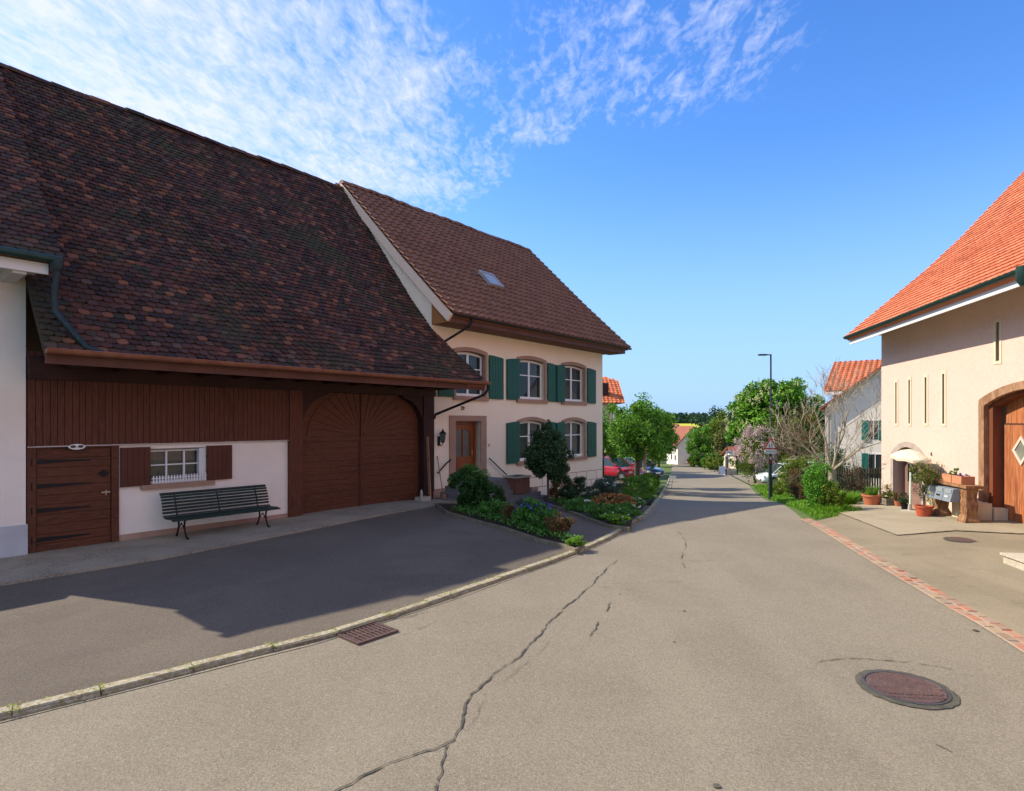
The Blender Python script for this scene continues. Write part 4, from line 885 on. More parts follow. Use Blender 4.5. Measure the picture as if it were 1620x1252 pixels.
# ---------------------------------------------------------------- rose barn on the right
VR = 7.76
def rose_barn():
    t = thing('rose_barn', 'pale rose rendered barn with orange tiled roof and narrow slit windows', 'barn', FR, (-16, VR, 0))
    x0, x1 = -19.85, 2.0
    slots = [(-18.84, 2.26, 3.46), (-18.03, 2.26, 3.48), (-17.13, 2.27, 3.48), (-16.26, 2.26, 3.50)]; hs = [(a - .045, a + .045, b, c) for a, b, c in slots] + [(-14.17, -14.05, 3.60, 4.42)]
    gate = (-14.5, -11.5, .0, 2.98); sd = (-18.95, -17.28, -.2, 1.60)
    w = MB(); w.wall(x0, x1, -1.0, 5.06, VR, .45, hs + [gate, sd]); spandrel(w, gate[0], gate[1], gate[3], .30, VR, .45); spandrel(w, sd[0], sd[1], sd[3], .36, VR, .45)
    w.wall(x0, x1, -1.0, 5.06, 19.1, .4); 
    for xx in (x0, x1 - .4): w.prism([(VR + .45, -1), (VR + .45, 5.7), (9.1, 6.85), (10.1, 7.8), (11.8, 9.7), (13.45, 11.45), (19.1, 5.3), (19.1, -1)], xx, xx + .4, 'x')
    w.add([(x0, VR, 5.06), (x0, VR + .45, 5.06), (x0, VR + .45, 5.7), (x0, VR, 5.5)], [(0, 1, 2, 3)]); part('wall', w, STUCR, t)
    m = MB(); m.box(x0 - .01, sd[0] - .2, VR - .012, VR, -.8, .12); m.box(sd[1] + .2, gate[0] - .36, VR - .012, VR, -.6, .12); part('plinth', m, mat('plinth_cream', (.68, .56, .38), .9, (.60, .47, .3), 3), t)
    fm = mat('slit_frame', (.62, .53, .38), .85)
    for a0, a1, z0, z1 in hs:
        f = MB(); arch_frame(f, a0, a1, z0, z1, 0, .075, VR - .012, VR + .16); f.box(a0 - .075, a1 + .075, VR - .012, VR + .16, z0 - .07, z0); g = part('slit_window', f, fm, t)
        part('pane', MB().box(a0, a1, VR + .05, VR + .07, z0, z1), mat('slit_dark', (.30, .28, .19), .6), g)
    # gate
    m = MB(); arch_frame(m, gate[0] + .02, gate[1], .50, gate[3] - .02, .30, .20, VR - .07, VR + .2, .16); part('gate_arch', m, OLDOAK, t)
    m = MB(); arch_frame(m, gate[0] + .16, gate[1] - .14, .42, gate[3] - .08, .28, .15, VR + .03, VR + .22, .10); part('gate_lining', m, mat('gate_lining', (.20, .06, .025), .7, (.13, .04, .02), 3, bump=.4, stretch=(1, 1, .2)), t)
    m = MB(); [part('gate_base', MB().box(*q), mat('base_cream', (.62, .51, .36), .9, (.52, .42, .28), 3, bump=.3), t) for q in ((gate[0] - .26, gate[0] + .02, VR - .10, VR + .02, -.1, .50), (gate[0] + .03, gate[0] + .34, VR - .04, VR + .24, -.1, .46), (gate[1] - .2, gate[1] + .25, VR - .08, VR + .2, -.1, .48))]
    y = VR + .24
    for k, (a, b, z0, z1) in enumerate(((gate[0] + .22, gate[1] - .2, 2.27, 2.95),)):
        m = MB(); x = a; rnd = random.Random(5)
        while x < b:
            d = min(.165 + rnd.uniform(-.02, .02), b - x + .001); c = x + d / 2; h = 2.93 - .24 * (abs(c - (a + b) / 2) / ((b - a) / 2)) ** 2; m.box(x + .004, x + d - .004, y + rnd.uniform(0, .006), y + .05, z0, max(h + .06, z0 + .05)); x += d
        part('gate_top', m, GATEW, t)
    for k, (a, b) in enumerate(((gate[0] + .22, -13.03), (-12.97, gate[1] - .2))):
        m = MB(); x = a; rnd = random.Random(6 + k)
        while x < b - .01:
            d = min(.17 + rnd.uniform(-.025, .025), b - x); m.box(x + .004, x + d - .004, y - .02 - rnd.uniform(0, .008), y + .03, .22, 2.24); x += d
        lf = part('gate_leaf', m, GATEW, t)
        if k == 0:
            c = (-13.72, 1.71); dm = MB()
            for r0, r1, ya, yb in ((.20, .27, y - .05, y - .018),):
                Q = [(0, 1.12), (1, 0), (0, -1.12), (-1, 0)]
                for i in range(4):
                    p, q = Q[i], Q[(i + 1) % 4]; dm.prism([(c[0] + p[0] * r0, c[1] + p[1] * r0), (c[0] + p[0] * r1, c[1] + p[1] * r1), (c[0] + q[0] * r1, c[1] + q[1] * r1), (c[0] + q[0] * r0, c[1] + q[1] * r0)], ya, yb)
            f = part('diamond_window', dm, mat('diamond_frame', (.62, .50, .40), .7), lf)
            bpy.data.objects[f.name].parent = lf
            part('diamond_pane', MB().prism([(c[0] + a_ * .2, c[1] + b_ * .2) for a_, b_ in ((0, 1.12), (1, 0), (0, -1.12), (-1, 0))], y - .034, y - .029), mat('old_pane', (.16, .165, .13), .25, (.22, .22, .17), 6), lf)
    part('gate_rail', MB().box(gate[0] + .2, gate[1] - .2, y - .01, y + .04, 2.235, 2.275), mat('rail_dark', (.06, .025, .015), .7), t)
    # small arched side door, half open shop window behind the parasol
    m = MB(); arch_frame(m, sd[0], sd[1], -.2, sd[3], .36, .17, VR - .045, VR + .3, .15); part('door_surround', m, mat('stone_grey_rose', (.44, .36, .31), .9, (.34, .27, .23), 4, bump=.4), t)
    m = MB(); y = VR + .26; m.box(sd[0], sd[0] + .2, y, y + .06, -.2, 1.3); m.box(sd[0] + .2, sd[1], y, y + .06, -.2, .55); m.box(sd[0] + .2, sd[1], y, y + .06, 1.1, 1.6); m.box(sd[0] + .85, sd[0] + .97, y - .01, y + .05, .55, 1.1); m.box(sd[0] + .2, sd[1], y - .02, y + .05, .5, .58)
    dr = part('door', m, mat('door_greyrose', (.26, .15, .12), .8, (.18, .10, .08), 4, bump=.3), t); part('pane', MB().box(sd[0] + .2, sd[1], y + .03, y + .04, .55, 1.15), DGLASS, dr)
    text_part('number_plate', '6', .13, mat('number_brown', (.16, .10, .07), .6), t, (-16.83, VR - .012, 1.47), (R_(90), 0, 0), .01)
    # roof
    P = [(6.80, 4.98), (8.3, 6.28), (9.1, 6.98), (10.08, 7.95), (11.77, 9.85), (13.45, 11.6)]
    r = MB(); tiles(r, P, lambda b: -20.12, lambda b: -5.0, .19, .19, .034, 'flat', 23, .004)
    slab(r, P, -20.08, 2.2, .12, .03); slab(r, [(13.45, 11.6), (19.9, 4.6)], -20.08, 2.2, .12, .03)
    rf = part('roof', r, ORTILE, t); part('ridge_tiles', ridge(MB(), -20.12, -4, 13.45, 11.66, .13), ORTILE, rf)
    m = MB(); m.box(-20.05, 2.0, 6.93, 6.97, 4.74, 4.93); part('fascia', m, WHT, t)
    m = MB(); m.add([(-20.02, 6.97, 4.78), (2, 6.97, 4.78), (2, VR, 5.02), (-20.02, VR, 5.02), (-20.02, VR + .5, 5.02), (x0, VR + .5, 5.02)], [(0, 1, 2, 3)])
    m.box(-20.02, x0, VR, 19.3, 5.0, 5.04)
    for i in range(4): b0 = 7.0 + i * .19; z = 4.78 + (b0 - 6.97) * .304; m.add([(-20, b0, z - .004), (2, b0, z - .004), (2, b0 + .175, z + .05), (-20, b0 + .175, z + .05)], [(0, 1, 2, 3)])
    part('soffit', m, mat('soffit_cream', (.72, .68, .58), .7), t)
    m = MB(); n = 9; vs = []
    for x in (-20.1, 2.0):
        for rr in (.078, .07): vs += [(x, 6.83 - rr * math.cos(math.pi * i / (n - 1)), 4.99 - rr * math.sin(math.pi * i / (n - 1))) for i in range(n)]
    m.add(vs, [(i, i + 1, 2 * n + i + 1, 2 * n + i) for i in range(n - 1)] + [(n + i, n + i + 1, 3 * n + i + 1, 3 * n + i) for i in range(n - 1)] + [(0, n, 3 * n, 2 * n), (n - 1, 2 * n - 1, 4 * n - 1, 3 * n - 1), tuple(range(n)), tuple(range(2 * n, 3 * n))])
    part('gutter', m, DKGREEN, t, smooth=True)
    m = MB().tube([(-11.68, 6.83, 5.0), (-11.68, 6.83, 4.74), (-11.6, 6.95, 4.6), (-11.0, 7.62, 4.2), (-10.9, 7.66, 4.0), (-10.9, 7.66, .3)], .06, 10); m.lathe((-11.68, 6.83, 4.68), [(.06, 0), (.12, .1), (.12, .34)], 12); part('downpipe', m, DKGREEN, t, smooth=True)
rose_barn()
# ---------------------------------------------------------------- foliage
def leafset(mb, C, size, rs, asp=.55, up=.4, out=None, var=.35):
    n = len(C); nr = rs.normal(size=(n, 3)); nr[:, 2] += up
    if out is not None: nr += out
    nr /= np.linalg.norm(nr, axis=1)[:, None] + 1e-9
    t = np.cross(nr, rs.normal(size=(n, 3))); t /= np.linalg.norm(t, axis=1)[:, None] + 1e-9; b = np.cross(nr, t)
    s = size * (1 + var * rs.uniform(-1, 1, n))[:, None]
    V = np.stack([C - t * s / 2, C + b * s * asp / 2 - nr * s * .08, C + t * s / 2, C - b * s * asp / 2 - nr * s * .08], 1).reshape(-1, 3)
    k = len(mb.v); mb.v += [tuple(v) for v in V.tolist()]; mb.f += [(k + 4 * i, k + 4 * i + 1, k + 4 * i + 2, k + 4 * i + 3) for i in range(n)]; return mb
def crown(mb, c, r, n, size, k=40, seed=0, rc=.28, shell=.62, asp=.55, up=.4, flat=0., lobes=0.):
    rs = np.random.RandomState(seed); c = np.array(c, float); r = np.array(r, float)
    d = rs.normal(size=(k, 3)); d /= np.linalg.norm(d, axis=1)[:, None]; rad = (shell + (1 - shell) * rs.uniform(0, 1, k) ** .6)
    inner = rs.uniform(0, 1, k) < .22; rad[inner] *= rs.uniform(.2, .8, inner.sum())
    K = d * rad[:, None]
    if flat: K[:, 2] = np.where(K[:, 2] < -flat, -flat + (K[:, 2] + flat) * .3, K[:, 2])
    cs = rs.uniform(.6, 1.3, k) * rc; idx = rs.randint(0, k, n)
    g = rs.normal(size=(n, 3)); g /= np.linalg.norm(g, axis=1)[:, None]; g *= (rs.uniform(0, 1, n) ** .45)[:, None]
    p = K[idx] + g * cs[idx][:, None]; P = c + p * r
    return leafset(mb, P, size, rs, asp, up, out=g * .8)
def limb(mb, p, d, L, r, depth, rnd, spread=.5, seg=4, up=.15, ratio=.72, kids=(2, 3), tips=None, minr=.004, n=6, wob=.12):
    pts = [Vector(p)]; rad = [r]; d = Vector(d).normalized()
    for i in range(seg):
        d = (d + Vector((rnd.gauss(0, wob), rnd.gauss(0, wob), rnd.gauss(0, wob * .7) + up * .3))).normalized(); pts.append(pts[-1] + d * L / seg); rad.append(max(minr, r * (1 - .45 * (i + 1) / seg)))
    mb.tube(pts, rad, max(3, n), cap=False)
    if tips is not None: tips.append(pts[-1])
    if depth <= 0: return
    for k in range(rnd.randint(*kids)):
        i = rnd.randint(max(1, seg - 2), seg) if k else seg; a = Vector((rnd.gauss(0, 1), rnd.gauss(0, 1), rnd.gauss(0, .6))); a = (a - d * a.dot(d)).normalized()
        limb(mb, pts[i], d + a * spread * rnd.uniform(.6, 1.3) + Vector((0, 0, up)), L * ratio * rnd.uniform(.75, 1.1), rad[i] * .72, depth - 1, rnd, spread, seg, up, ratio, kids, tips, minr, max(3, n - 1), wob)

def tree(name, label, cat, x, y, h, r, leaf, ls, nleaf, base=None, trunk_r=.12, fork=.35, seed=0, group=None, k=60, rc=.26, bark=None, cz=None, crz=None, shell=.6, flat=0., stems=5, z0=None, up=.4, cx=0, cy=0):
    z = G(x, y) if z0 is None else z0; t = thing(name, label, cat, at=(x, y, z), group=group); rnd = random.Random(seed)
    crz = crz or h * .36; cz = cz or h - crz
    m = MB(); m.tube([(x, y, z - .15), (x + rnd.gauss(0, .02), y, z + h * fork * .5), (x + cx * .3, y + cy * .3, z + h * fork)], [trunk_r * 1.25, trunk_r, trunk_r * .9], 9)
    for i in range(stems):
        a = 6.283 * i / stems + rnd.uniform(-.4, .4); e = Vector((math.cos(a) * .8, math.sin(a) * .8, rnd.uniform(.5, 1.4)))
        limb(m, (x + cx * .3, y + cy * .3, z + h * fork * rnd.uniform(.8, 1)), e, crz * .75, trunk_r * .5, 2, rnd, .55, 3, .2)
    part('trunk', m, bark or BARK, t, smooth=True, recalc=False)
    part('crown', crown(MB(), (x + cx, y + cy, z + cz), (r, r, crz), nleaf, ls, k, seed + 1, rc, shell, flat=flat, up=up), leaf, t, recalc=False)
    return t
def bush(name, label, cat, x, y, rx, ry, h, leaf, ls, n, seed=0, group=None, k=26, rc=.34, flowers=None, dz=0., shell=.45, stems=True, F=None, up=.4):
    z = G(x, y) + dz; t = thing(name, label, cat, at=(x, y, z), group=group); rnd = random.Random(seed)
    if stems:
        m = MB()
        for i in range(7): a = rnd.uniform(0, 6.3); m.tube([(x, y, z - .05), (x + math.cos(a) * rx * .25, y + math.sin(a) * ry * .25, z + h * .35), (x + math.cos(a) * rx * .55, y + math.sin(a) * ry * .55, z + h * .75)], [.012 + h * .008, .01, .005], 5, cap=False)
        part('stems', m, BARK, t, recalc=False)
    part('foliage', crown(MB(), (x, y, z + h * .52), (rx, ry, h * .5), n, ls, k, seed + 1, rc, shell, up=up), leaf, t, recalc=False)
    for fm, fn, fs, top in (flowers or []):
        rs = np.random.RandomState(seed + 7); a = rs.uniform(0, 6.283, fn); u = rs.uniform(top, 1, fn); q = np.sqrt(1 - (u * .98) ** 2) * rs.uniform(.8, 1.12, fn)
        C = np.stack([x + np.cos(a) * q * rx, y + np.sin(a) * q * ry, z + h * .5 + u * h * .55], 1); f = MB()
        for j in range(5): leafset(f, C + rs.normal(size=C.shape) * fs * .35, fs, rs, .8, .8)
        part('blossom', f, fm, t, recalc=False)
    return t
def tufts(mb, x, y, z, r, h, n, seed, w=.008, lean=.5):
    rnd = random.Random(seed)
    for _ in range(n):
        a = rnd.uniform(0, 6.283); q = r * math.sqrt(rnd.random()) * .6; px, py = x + q * math.cos(a), y + q * math.sin(a); hh = h * rnd.uniform(.5, 1.1); l = lean * hh * rnd.uniform(.2, 1.2); b = rnd.uniform(0, 6.3)
        ex, ey = px + l * math.cos(a), py + l * math.sin(a); wx, wy = w * math.cos(b), w * math.sin(b)
        mb.add([(px - wx, py - wy, z), (px + wx, py + wy, z), ((px * .6 + ex * .4) + wx * .8, (py * .6 + ey * .4) + wy * .8, z + hh * .65), ((px * .6 + ex * .4) - wx * .8, (py * .6 + ey * .4) - wy * .8, z + hh * .65), (ex, ey, z + hh)], [(0, 1, 2, 3), (3, 2, 4)])
    return mb

# garden before the farmhouse
t = thing('laurel_bush', 'big dark evergreen bush in front of the farmhouse steps', 'bush', at=(-.98, 14.55, .1))
part('foliage', crown(crown(MB(), (-1.02, 14.5, .66), (.50, .55, .54), 9500, .062, 46, 3, .3, .62), (-.52, 14.3, .40), (.34, .36, .34), 3600, .055, 22, 4, .32, .6), LF_BOX, t, recalc=False)
part('fresh_shoots', crown(MB(), (-1.0, 14.5, 1.02), (.44, .48, .20), 1300, .05, 30, 5, .3, .5, up=1.), LF_GARD, t, recalc=False)
m = MB()
for i in range(6): m.tube([(-.98, 14.55, 0), (-.98 + .3 * math.cos(i), 14.55 + .3 * math.sin(i), .5)], [.02, .012], 5, cap=False)
part('stems', m, BARK, t, recalc=False)
bush('garden_bush', 'low light green bush next to the big dark bush', 'bush', -.36, 13.35, .34, .34, .40, LF_GARD, .045, 2600, 11, dz=.12)
bush('garden_bush', 'small green and reddish brown bush at the driveway edge of the flower bed', 'bush', -.02, 12.72, .30, .30, .36, LF_RED, .04, 2000, 12, dz=.12)
bush('hydrangea', 'bush with blue flowers between driveway and garden path', 'flowering bush', .46, 12.15, .42, .42, .56, LF_GARD, .055, 4200, 13, flowers=[(FL_BLUE, 26, .05, .1)], dz=.1)
bush('garden_bush', 'bright green leafy bush behind the reddish round bush', 'bush', .66, 11.6, .30, .30, .38, LF_GARD, .05, 2200, 14, dz=.1)
bush('barberry_bush', 'round reddish brown and green bush near the tip of the flower bed', 'bush', .93, 11.25, .27, .27, .42, LF_RED, .035, 3600, 15, dz=.1, k=40)
bush('garden_bush', 'small bright green clump at the very tip of the flower bed beside the kerb', 'bush', 1.14, 10.42, .17, .16, .17, LF_GRASS, .035, 1500, 16, dz=.09, stems=False)
bush('garden_bush', 'loose grey green bush with lilac tips beside the garden path', 'bush', .35, 13.3, .32, .32, .46, LF_GREY, .04, 2200, 17, dz=.12, flowers=[(FL_BLUE, 8, .03, .3)])
t = thing('ball_tree', 'small round headed tree on a thin trunk before the farmhouse windows', 'tree', at=(1.05, 17.0, -.2))
m = MB().tube([(1.05, 17, -.3), (1.06, 17, .3), (1.04, 17, .9), (1.06, 17.0, 1.9)], [.04, .034, .03, .012], 8)
rnd = random.Random(5)
for i in range(9): a = i * .8; m.tube([(1.05, 17, .7 + i * .1), (1.05 + .5 * math.cos(a), 17 + .5 * math.sin(a), 1.2 + i * .1)], [.016, .005], 5, cap=False)
part('trunk', m, BARK, t, smooth=True, recalc=False)
cr = crown(MB(), (1.05, 17.0, 1.25), (.66, .66, .60), 15000, .075, 80, 21, .26, .45); crown(cr, (1.03, 17.0, 1.72), (.46, .46, .46), 4500, .075, 34, 24, .3, .4); crown(cr, (1.0, 17.0, 2.16), (.16, .16, .30), 600, .07, 12, 22, .4, .3); crown(cr, (1.35, 17, .85), (.45, .45, .4), 1600, .075, 14, 23, .3, .5)
part('crown', cr, LF_HEAD, t, recalc=False)
gar = [(1.75, 15.0, .42, .30, LF_GARD, 'low bright green plants beside the right edge of the garden path', 1), (2.15, 13.75, .40, .30, LF_GARD, 'pale green leafy plants behind the small garden lawn edge', 2), (2.35, 12.95, .32, .22, LF_GRASS, 'fresh green low plants at the street corner of the flower bed', 3),
       (2.75, 14.1, .42, .30, LF_GARD, 'green plants with white blossoms near the kerb', 4), (1.75, 16.9, .45, .5, LF_DARK, 'dark green bush below the right cellar window', 6), (2.9, 19.4, .6, .62, LF_GREY, 'dusky grey green bush in the middle of the front garden', 7), (2.3, 20.0, .5, .75, LF_DARK, 'dark bush standing against the farmhouse corner', 8),
       (3.5, 21.8, .7, .8, LF_GREY, 'grey green lavender like bush below the red car', 9), (3.3, 16.2, .45, .34, LF_GARD, 'green plants right of the orange flowers', 10), (3.9, 18.7, .5, .42, LF_HEDGE, 'green shrub between orange flowers and kerb', 11), (4.7, 20.8, .55, .5, LF_HEDGE, 'yellow green shrub at the kerb before the long hedge', 12), (1.4, 18.4, .3, .6, LF_RED, 'reddish leaved bush beside the farmhouse foot wall', 5)]
for x, y, r, h, lf, lb, s in gar:
    fl = {1: [(FL_WHT, 3, .06, .4)], 4: [(FL_WHT, 10, .04, .2)], 6: [(FL_PINK, 6, .04, .2)], 3: [(FL_WHT, 4, .03, .2)], 7: [(FL_WHT, 2, .09, .5)]}.get(s)
    bush('garden_bush', lb, 'bush', x, y, r, r, h, lf, .05 if h > .4 else .042, int(3000 * r / .4), 30 + s, dz=.1, flowers=fl, group='low garden bushes before the farmhouse')
bush('azalea', 'low bush full of orange flowers in the front garden', 'flowering bush', 2.72, 15.6, .55, .6, .36, LF_RED, .045, 2200, 51, dz=.12, flowers=[(FL_ORG, 170, .055, .0)])
bush('flower_cushion', 'cushion of white and pale blue flowers spilling over the kerb', 'flowers', 3.62, 16.9, .22, .42, .22, LF_GREY, .035, 1300, 52, dz=.1, flowers=[(FL_WHT, 90, .035, -.1)])
gc = MB(); rnd = random.Random(77); pb = [(2.45, 12.5), (2.12, 12.8), (1.75, 14.13), (1.36, 15.6), (1.1, 16.9), (3.4, 22.5), (4.4, 26.5), (5.9, 25), (4.8, 20.8), (3.6, 16.9), (3.0, 14.8)]
def inpoly(x, y, P):
    c = False
    for (x0, y0), (x1, y1) in zip(P, P[1:] + P[:1]):
        if (y0 > y) != (y1 > y) and x < (x1 - x0) * (y - y0) / (y1 - y0) + x0: c = not c
    return c
pts = []
while len(pts) < 9000:
    x, y = rnd.uniform(.8, 6.2), rnd.uniform(12.2, 26)
    if inpoly(x, y, pb): pts.append((x, y, G(x, y) + .15 + rnd.uniform(0, .14)))
pa = [(-1.5, 14.0), (-.8, 13.05), (-.1, 12.1), (.5, 11.1), (.95, 10.55), (1.2, 10.5), (1.0, 11.5), (.75, 12.5), (.4, 13.6), (-.2, 14.4)]
k_ = 0
while k_ < 3000:
    x, y = rnd.uniform(-1.6, 1.3), rnd.uniform(10.2, 14.6)
    if inpoly(x, y, pa): pts.append((x, y, G(x, y) + .15 + rnd.uniform(0, .10))); k_ += 1
leafset(gc, np.array(pts), .05, np.random.RandomState(3), .6, 1.2)
solo('ground_cover', gc, LF_GARD, 'low green ground cover plants filling the farmhouse flower beds', 'ground cover', kind='stuff', recalc=False)

# hedge and trees along the left side of the street
t = thing('hedge', 'clipped green hedge running along the left kerb in front of the parked cars', 'hedge', at=(7.2, 33, G(7.2, 33)))
m = MB(); rs = np.random.RandomState(5); hp = smoothline([(5.3, 24.5), (6.5, 28.5), (7.85, 33.0), (9.1, 38), (10.6, 43.2), (11.9, 48.2)], 8); f, L = along(hp); P = []
for i in range(21000):
    s = rs.uniform(0, L); p, d = f(s); n = Vector((-d.y, d.x)); w = .42; hh = .72 + .22 * math.sin(s * .9) * math.sin(s * .37) + .1 * math.sin(s * 3)
    if rs.rand() < .45: o, z = rs.uniform(-w, w), hh + rs.normal() * .03
    elif rs.rand() < .7: o, z = -w + rs.normal() * .05, rs.uniform(0, hh)
    else: o, z = rs.uniform(-w, w), rs.uniform(0, hh)
    o += .1 * math.sin(s * 2.1); q = p + n * (o + .25); P.append((q.x, q.y, G(q.x, q.y) + z))
part('foliage', leafset(m, np.array(P), .085, rs, .6, .5), LF_HEDGE, t, recalc=False)
for i, (x, y, h, r, lb) in enumerate([(7.15, 33.2, 4.4, 1.45, 'leafy street tree nearest to the farmhouse, dark trunk before the red car'), (8.45, 37.0, 4.7, 1.6, 'leafy street tree with pale trunk beside the red car, middle of the row'), (10.15, 42.0, 4.5, 1.55, 'leafy street tree farthest down the row beside the hedge')]):
    tree('street_tree', lb, 'tree', x, y, h + .9, r * 1.12, LF_TREE, .17, [8200, 8600, 6500][i], trunk_r=.16 if i == 0 else .12, fork=.42, seed=60 + i, group='trees lined up behind the street hedge', k=46, rc=.30, bark=BARK if i == 0 else BARKP, cz=h - .9, crz=1.75, shell=.5)
tree('street_tree', 'tree half hidden by the farmhouse corner in front of the orange roof', 'tree', 5.5, 35.5, 5.2, 1.5, LF_TREE, .17, 3600, trunk_r=.12, fork=.4, seed=66, k=40, rc=.3, cz=3.4, crz=1.8, shell=.5, group='trees lined up behind the street hedge')

# ---------------------------------------------------------------- cars
def wheel(parent, x, y, z, r, w, side):
    m = MB(); n = 24; pr = [(r * .66, -w / 2), (r * .96, -w / 2), (r, -w * .35), (r, w * .35), (r * .96, w / 2), (r * .66, w / 2)]
    vs = [(x + a * math.cos(6.283 * j / n), y + b, z + a * math.sin(6.283 * j / n)) for a, b in pr for j in range(n)]
    m.add(vs, [(i * n + j, i * n + (j + 1) % n, (i + 1) * n + (j + 1) % n, (i + 1) * n + j) for i in range(5) for j in range(n)])
    wh = part('wheel', m, mat('tyre', (.018, .018, .018), .85), parent, smooth=True)
    m = MB(); yy = y + side * w * .42
    m.add([(x + r * .68 * math.cos(6.283 * j / n), yy - side * .03, z + r * .68 * math.sin(6.283 * j / n)) for j in range(n)], [tuple(range(n))])
    for i in range(7):
        a = 6.283 * i / 7; m.bar((x, yy, z), (x + r * .64 * math.cos(a), yy, z + r * .64 * math.sin(a)), .055, .03, (0, 1, 0))
    m.add([(x + rr * math.cos(6.283 * j / n), yy + o, z + rr * math.sin(6.283 * j / n)) for rr, o in ((r * .62, 0), (r * .70, 0)) for j in range(n)], [(j, (j + 1) % n, n + (j + 1) % n, n + j) for j in range(n)])
    part('rim', m, mat('alloy', (.5, .5, .5), .35, metal=.8), wh); return wh
def car(name, label, x, y, heading, paint, z=None, L=4.1, Wd=1.72, H=1.46, hatch=True, group=None, style='hatch'):
    z = G(x, y) if z is None else z; t = thing(name, label, 'car', at=(0, 0, 0), group=group); hw = Wd / 2; h = L / 2
    zb, belt = .22, .60 * H + .04
    S = [(-h, .86, .42, belt * .88), (-h + .06, .95, .30, belt * .97), (-h + .35, 1, zb, belt), (-.75 * h + .2, 1, zb, belt), (0, 1, zb, belt), (h * .42, 1, zb, belt - .03), (h * .62, 1, zb, belt - .10), (h - .28, .97, zb + .02, belt - .20), (h - .07, .88, .28, belt - .32), (h, .76, .36, belt - .42)]
    m = MB(); vs = []; n = 10
    for sx, k, a, b in S:
        w = hw * k; vs += [(sx, -w * .9, a), (sx, -w, a + .12), (sx, -w * 1.0, (a + b) / 2 + .02), (sx, -w * .97, b - .07), (sx, -w * .88, b), (sx, w * .88, b), (sx, w * .97, b - .07), (sx, w, (a + b) / 2 + .02), (sx, w, a + .12), (sx, w * .9, a)]
    m.add(vs, [(i * n + j, i * n + (j + 1) % n, (i + 1) * n + (j + 1) % n, (i + 1) * n + j) for i in range(len(S) - 1) for j in range(n)] + [tuple(range(n)), tuple(range((len(S) - 1) * n, len(S) * n))])
    body = part('body', m, paint, t, smooth=True)
    x0, x1, r0, r1 = (-h + .12, h * .50, -h + .55, h * .05) if style == 'hatch' else (-h + .08, h * .62, -h + .25, h * .22)
    w0, w1 = hw * .90, hw * .74; bz = belt - .02
    G4 = [(x0, -w0, bz), (x1, -w0 * .96, bz - .05), (x1, w0 * .96, bz - .05), (x0, w0, bz), (r0, -w1, H - .03), (r1, -w1, H - .03), (r1, w1, H - .03), (r0, w1, H - .03)]
    part('windows', MB().add(G4, [(0, 1, 5, 4), (1, 2, 6, 5), (2, 3, 7, 6), (3, 0, 4, 7)]), mat('car_glass', (.03, .045, .05), .05, spec=.8), t)
    m = MB(); R4 = [(r0 - .06, -w1 - .01, H - .05), (r1 + .03, -w1 - .01, H - .05), (r1 + .03, w1 + .01, H - .05), (r0 - .06, w1 + .01, H - .05), (r0 + .08, -w1 * .8, H), (r1 - .08, -w1 * .8, H), (r1 - .08, w1 * .8, H), (r0 + .08, w1 * .8, H)]
    m.add(R4, [(4, 5, 6, 7), (0, 1, 5, 4), (1, 2, 6, 5), (2, 3, 7, 6), (3, 0, 4, 7)])
    for s in (-1, 1):
        o = 0 if s < 0 else 3; p = lambda i: Vector(G4[i])
        a, b = (0, 4) if s < 0 else (3, 7); c, d = (1, 5) if s < 0 else (2, 6)
        m.bar(p(a), p(b), .09, .05); m.bar(p(c), p(d), .055, .04)
        mid0 = p(a).lerp(p(c), .5); mid1 = p(b).lerp(p(d), .48); m.bar(mid0, mid1, .05, .03); mid0 = p(a).lerp(p(c), .2); mid1 = p(b).lerp(p(d), .05); m.bar(mid0, mid1, .06, .03)
    part('roof', m, paint, t)
    m = MB()
    for s in (-1, 1):
        m.box(-.25, .75, s * hw - .008, s * hw + .008, .3, .31); m.box(.0, .012, s * hw * .985 - .008, s * hw * .985 + .01, .35, belt - .08); m.box(.82, .832, s * hw * .985 - .008, s * hw * .985 + .01, .35, belt - .1); m.box(-.78, -.768, s * hw * .985 - .008, s * hw * .985 + .01, .5, belt - .08)
        for wx in (-h + .72, h - .78):
            nn = 20; m.add([(wx + .37 * math.cos(3.1416 * j / nn), s * (hw + .004), .30 + .37 * math.sin(3.1416 * j / nn)) for j in range(nn + 1)], [tuple(range(nn + 1))])
    m.box(h - .06, h + .01, -.45, .45, .36, .50); part('trim', m, mat('car_black', (.015, .015, .016), .5), t)
    for s in (-1, 1):
        part('headlight', MB().box(h - .24, h - .085, s * hw * .86 - .17, s * hw * .86 + .03, belt - .36, belt - .24), mat('lamp_glass', (.7, .72, .75), .08, metal=.5), t)
        part('tail_light', MB().box(-h - .01, -h + .12, s * hw * .82 - .10, s * hw * .82 + .06, belt - .28, belt - .08), mat('tail_red', (.35, .01, .01), .15), t)
        part('door_mirror', MB().box(h * .40, h * .40 + .14, s * (hw + .08) - .09, s * (hw + .08) + .09, belt - .02, belt + .12), paint, t)
        for wx in (-h + .72, h - .78): wheel(t, wx, s * (hw - .09), .305, .305, .19, s)
    part('number_plate', MB().box(h - .0, h + .02, -.26, .26, .42, .52), WHT, t)
    t.location = (x, y, z); t.rotation_euler = (0, 0, heading)
    sl = (G(x + .8 * math.cos(heading), y + .8 * math.sin(heading)) - G(x - .8 * math.cos(heading), y - .8 * math.sin(heading))) / 1.6
    t.rotation_euler = (0, -math.atan(sl), heading); return t
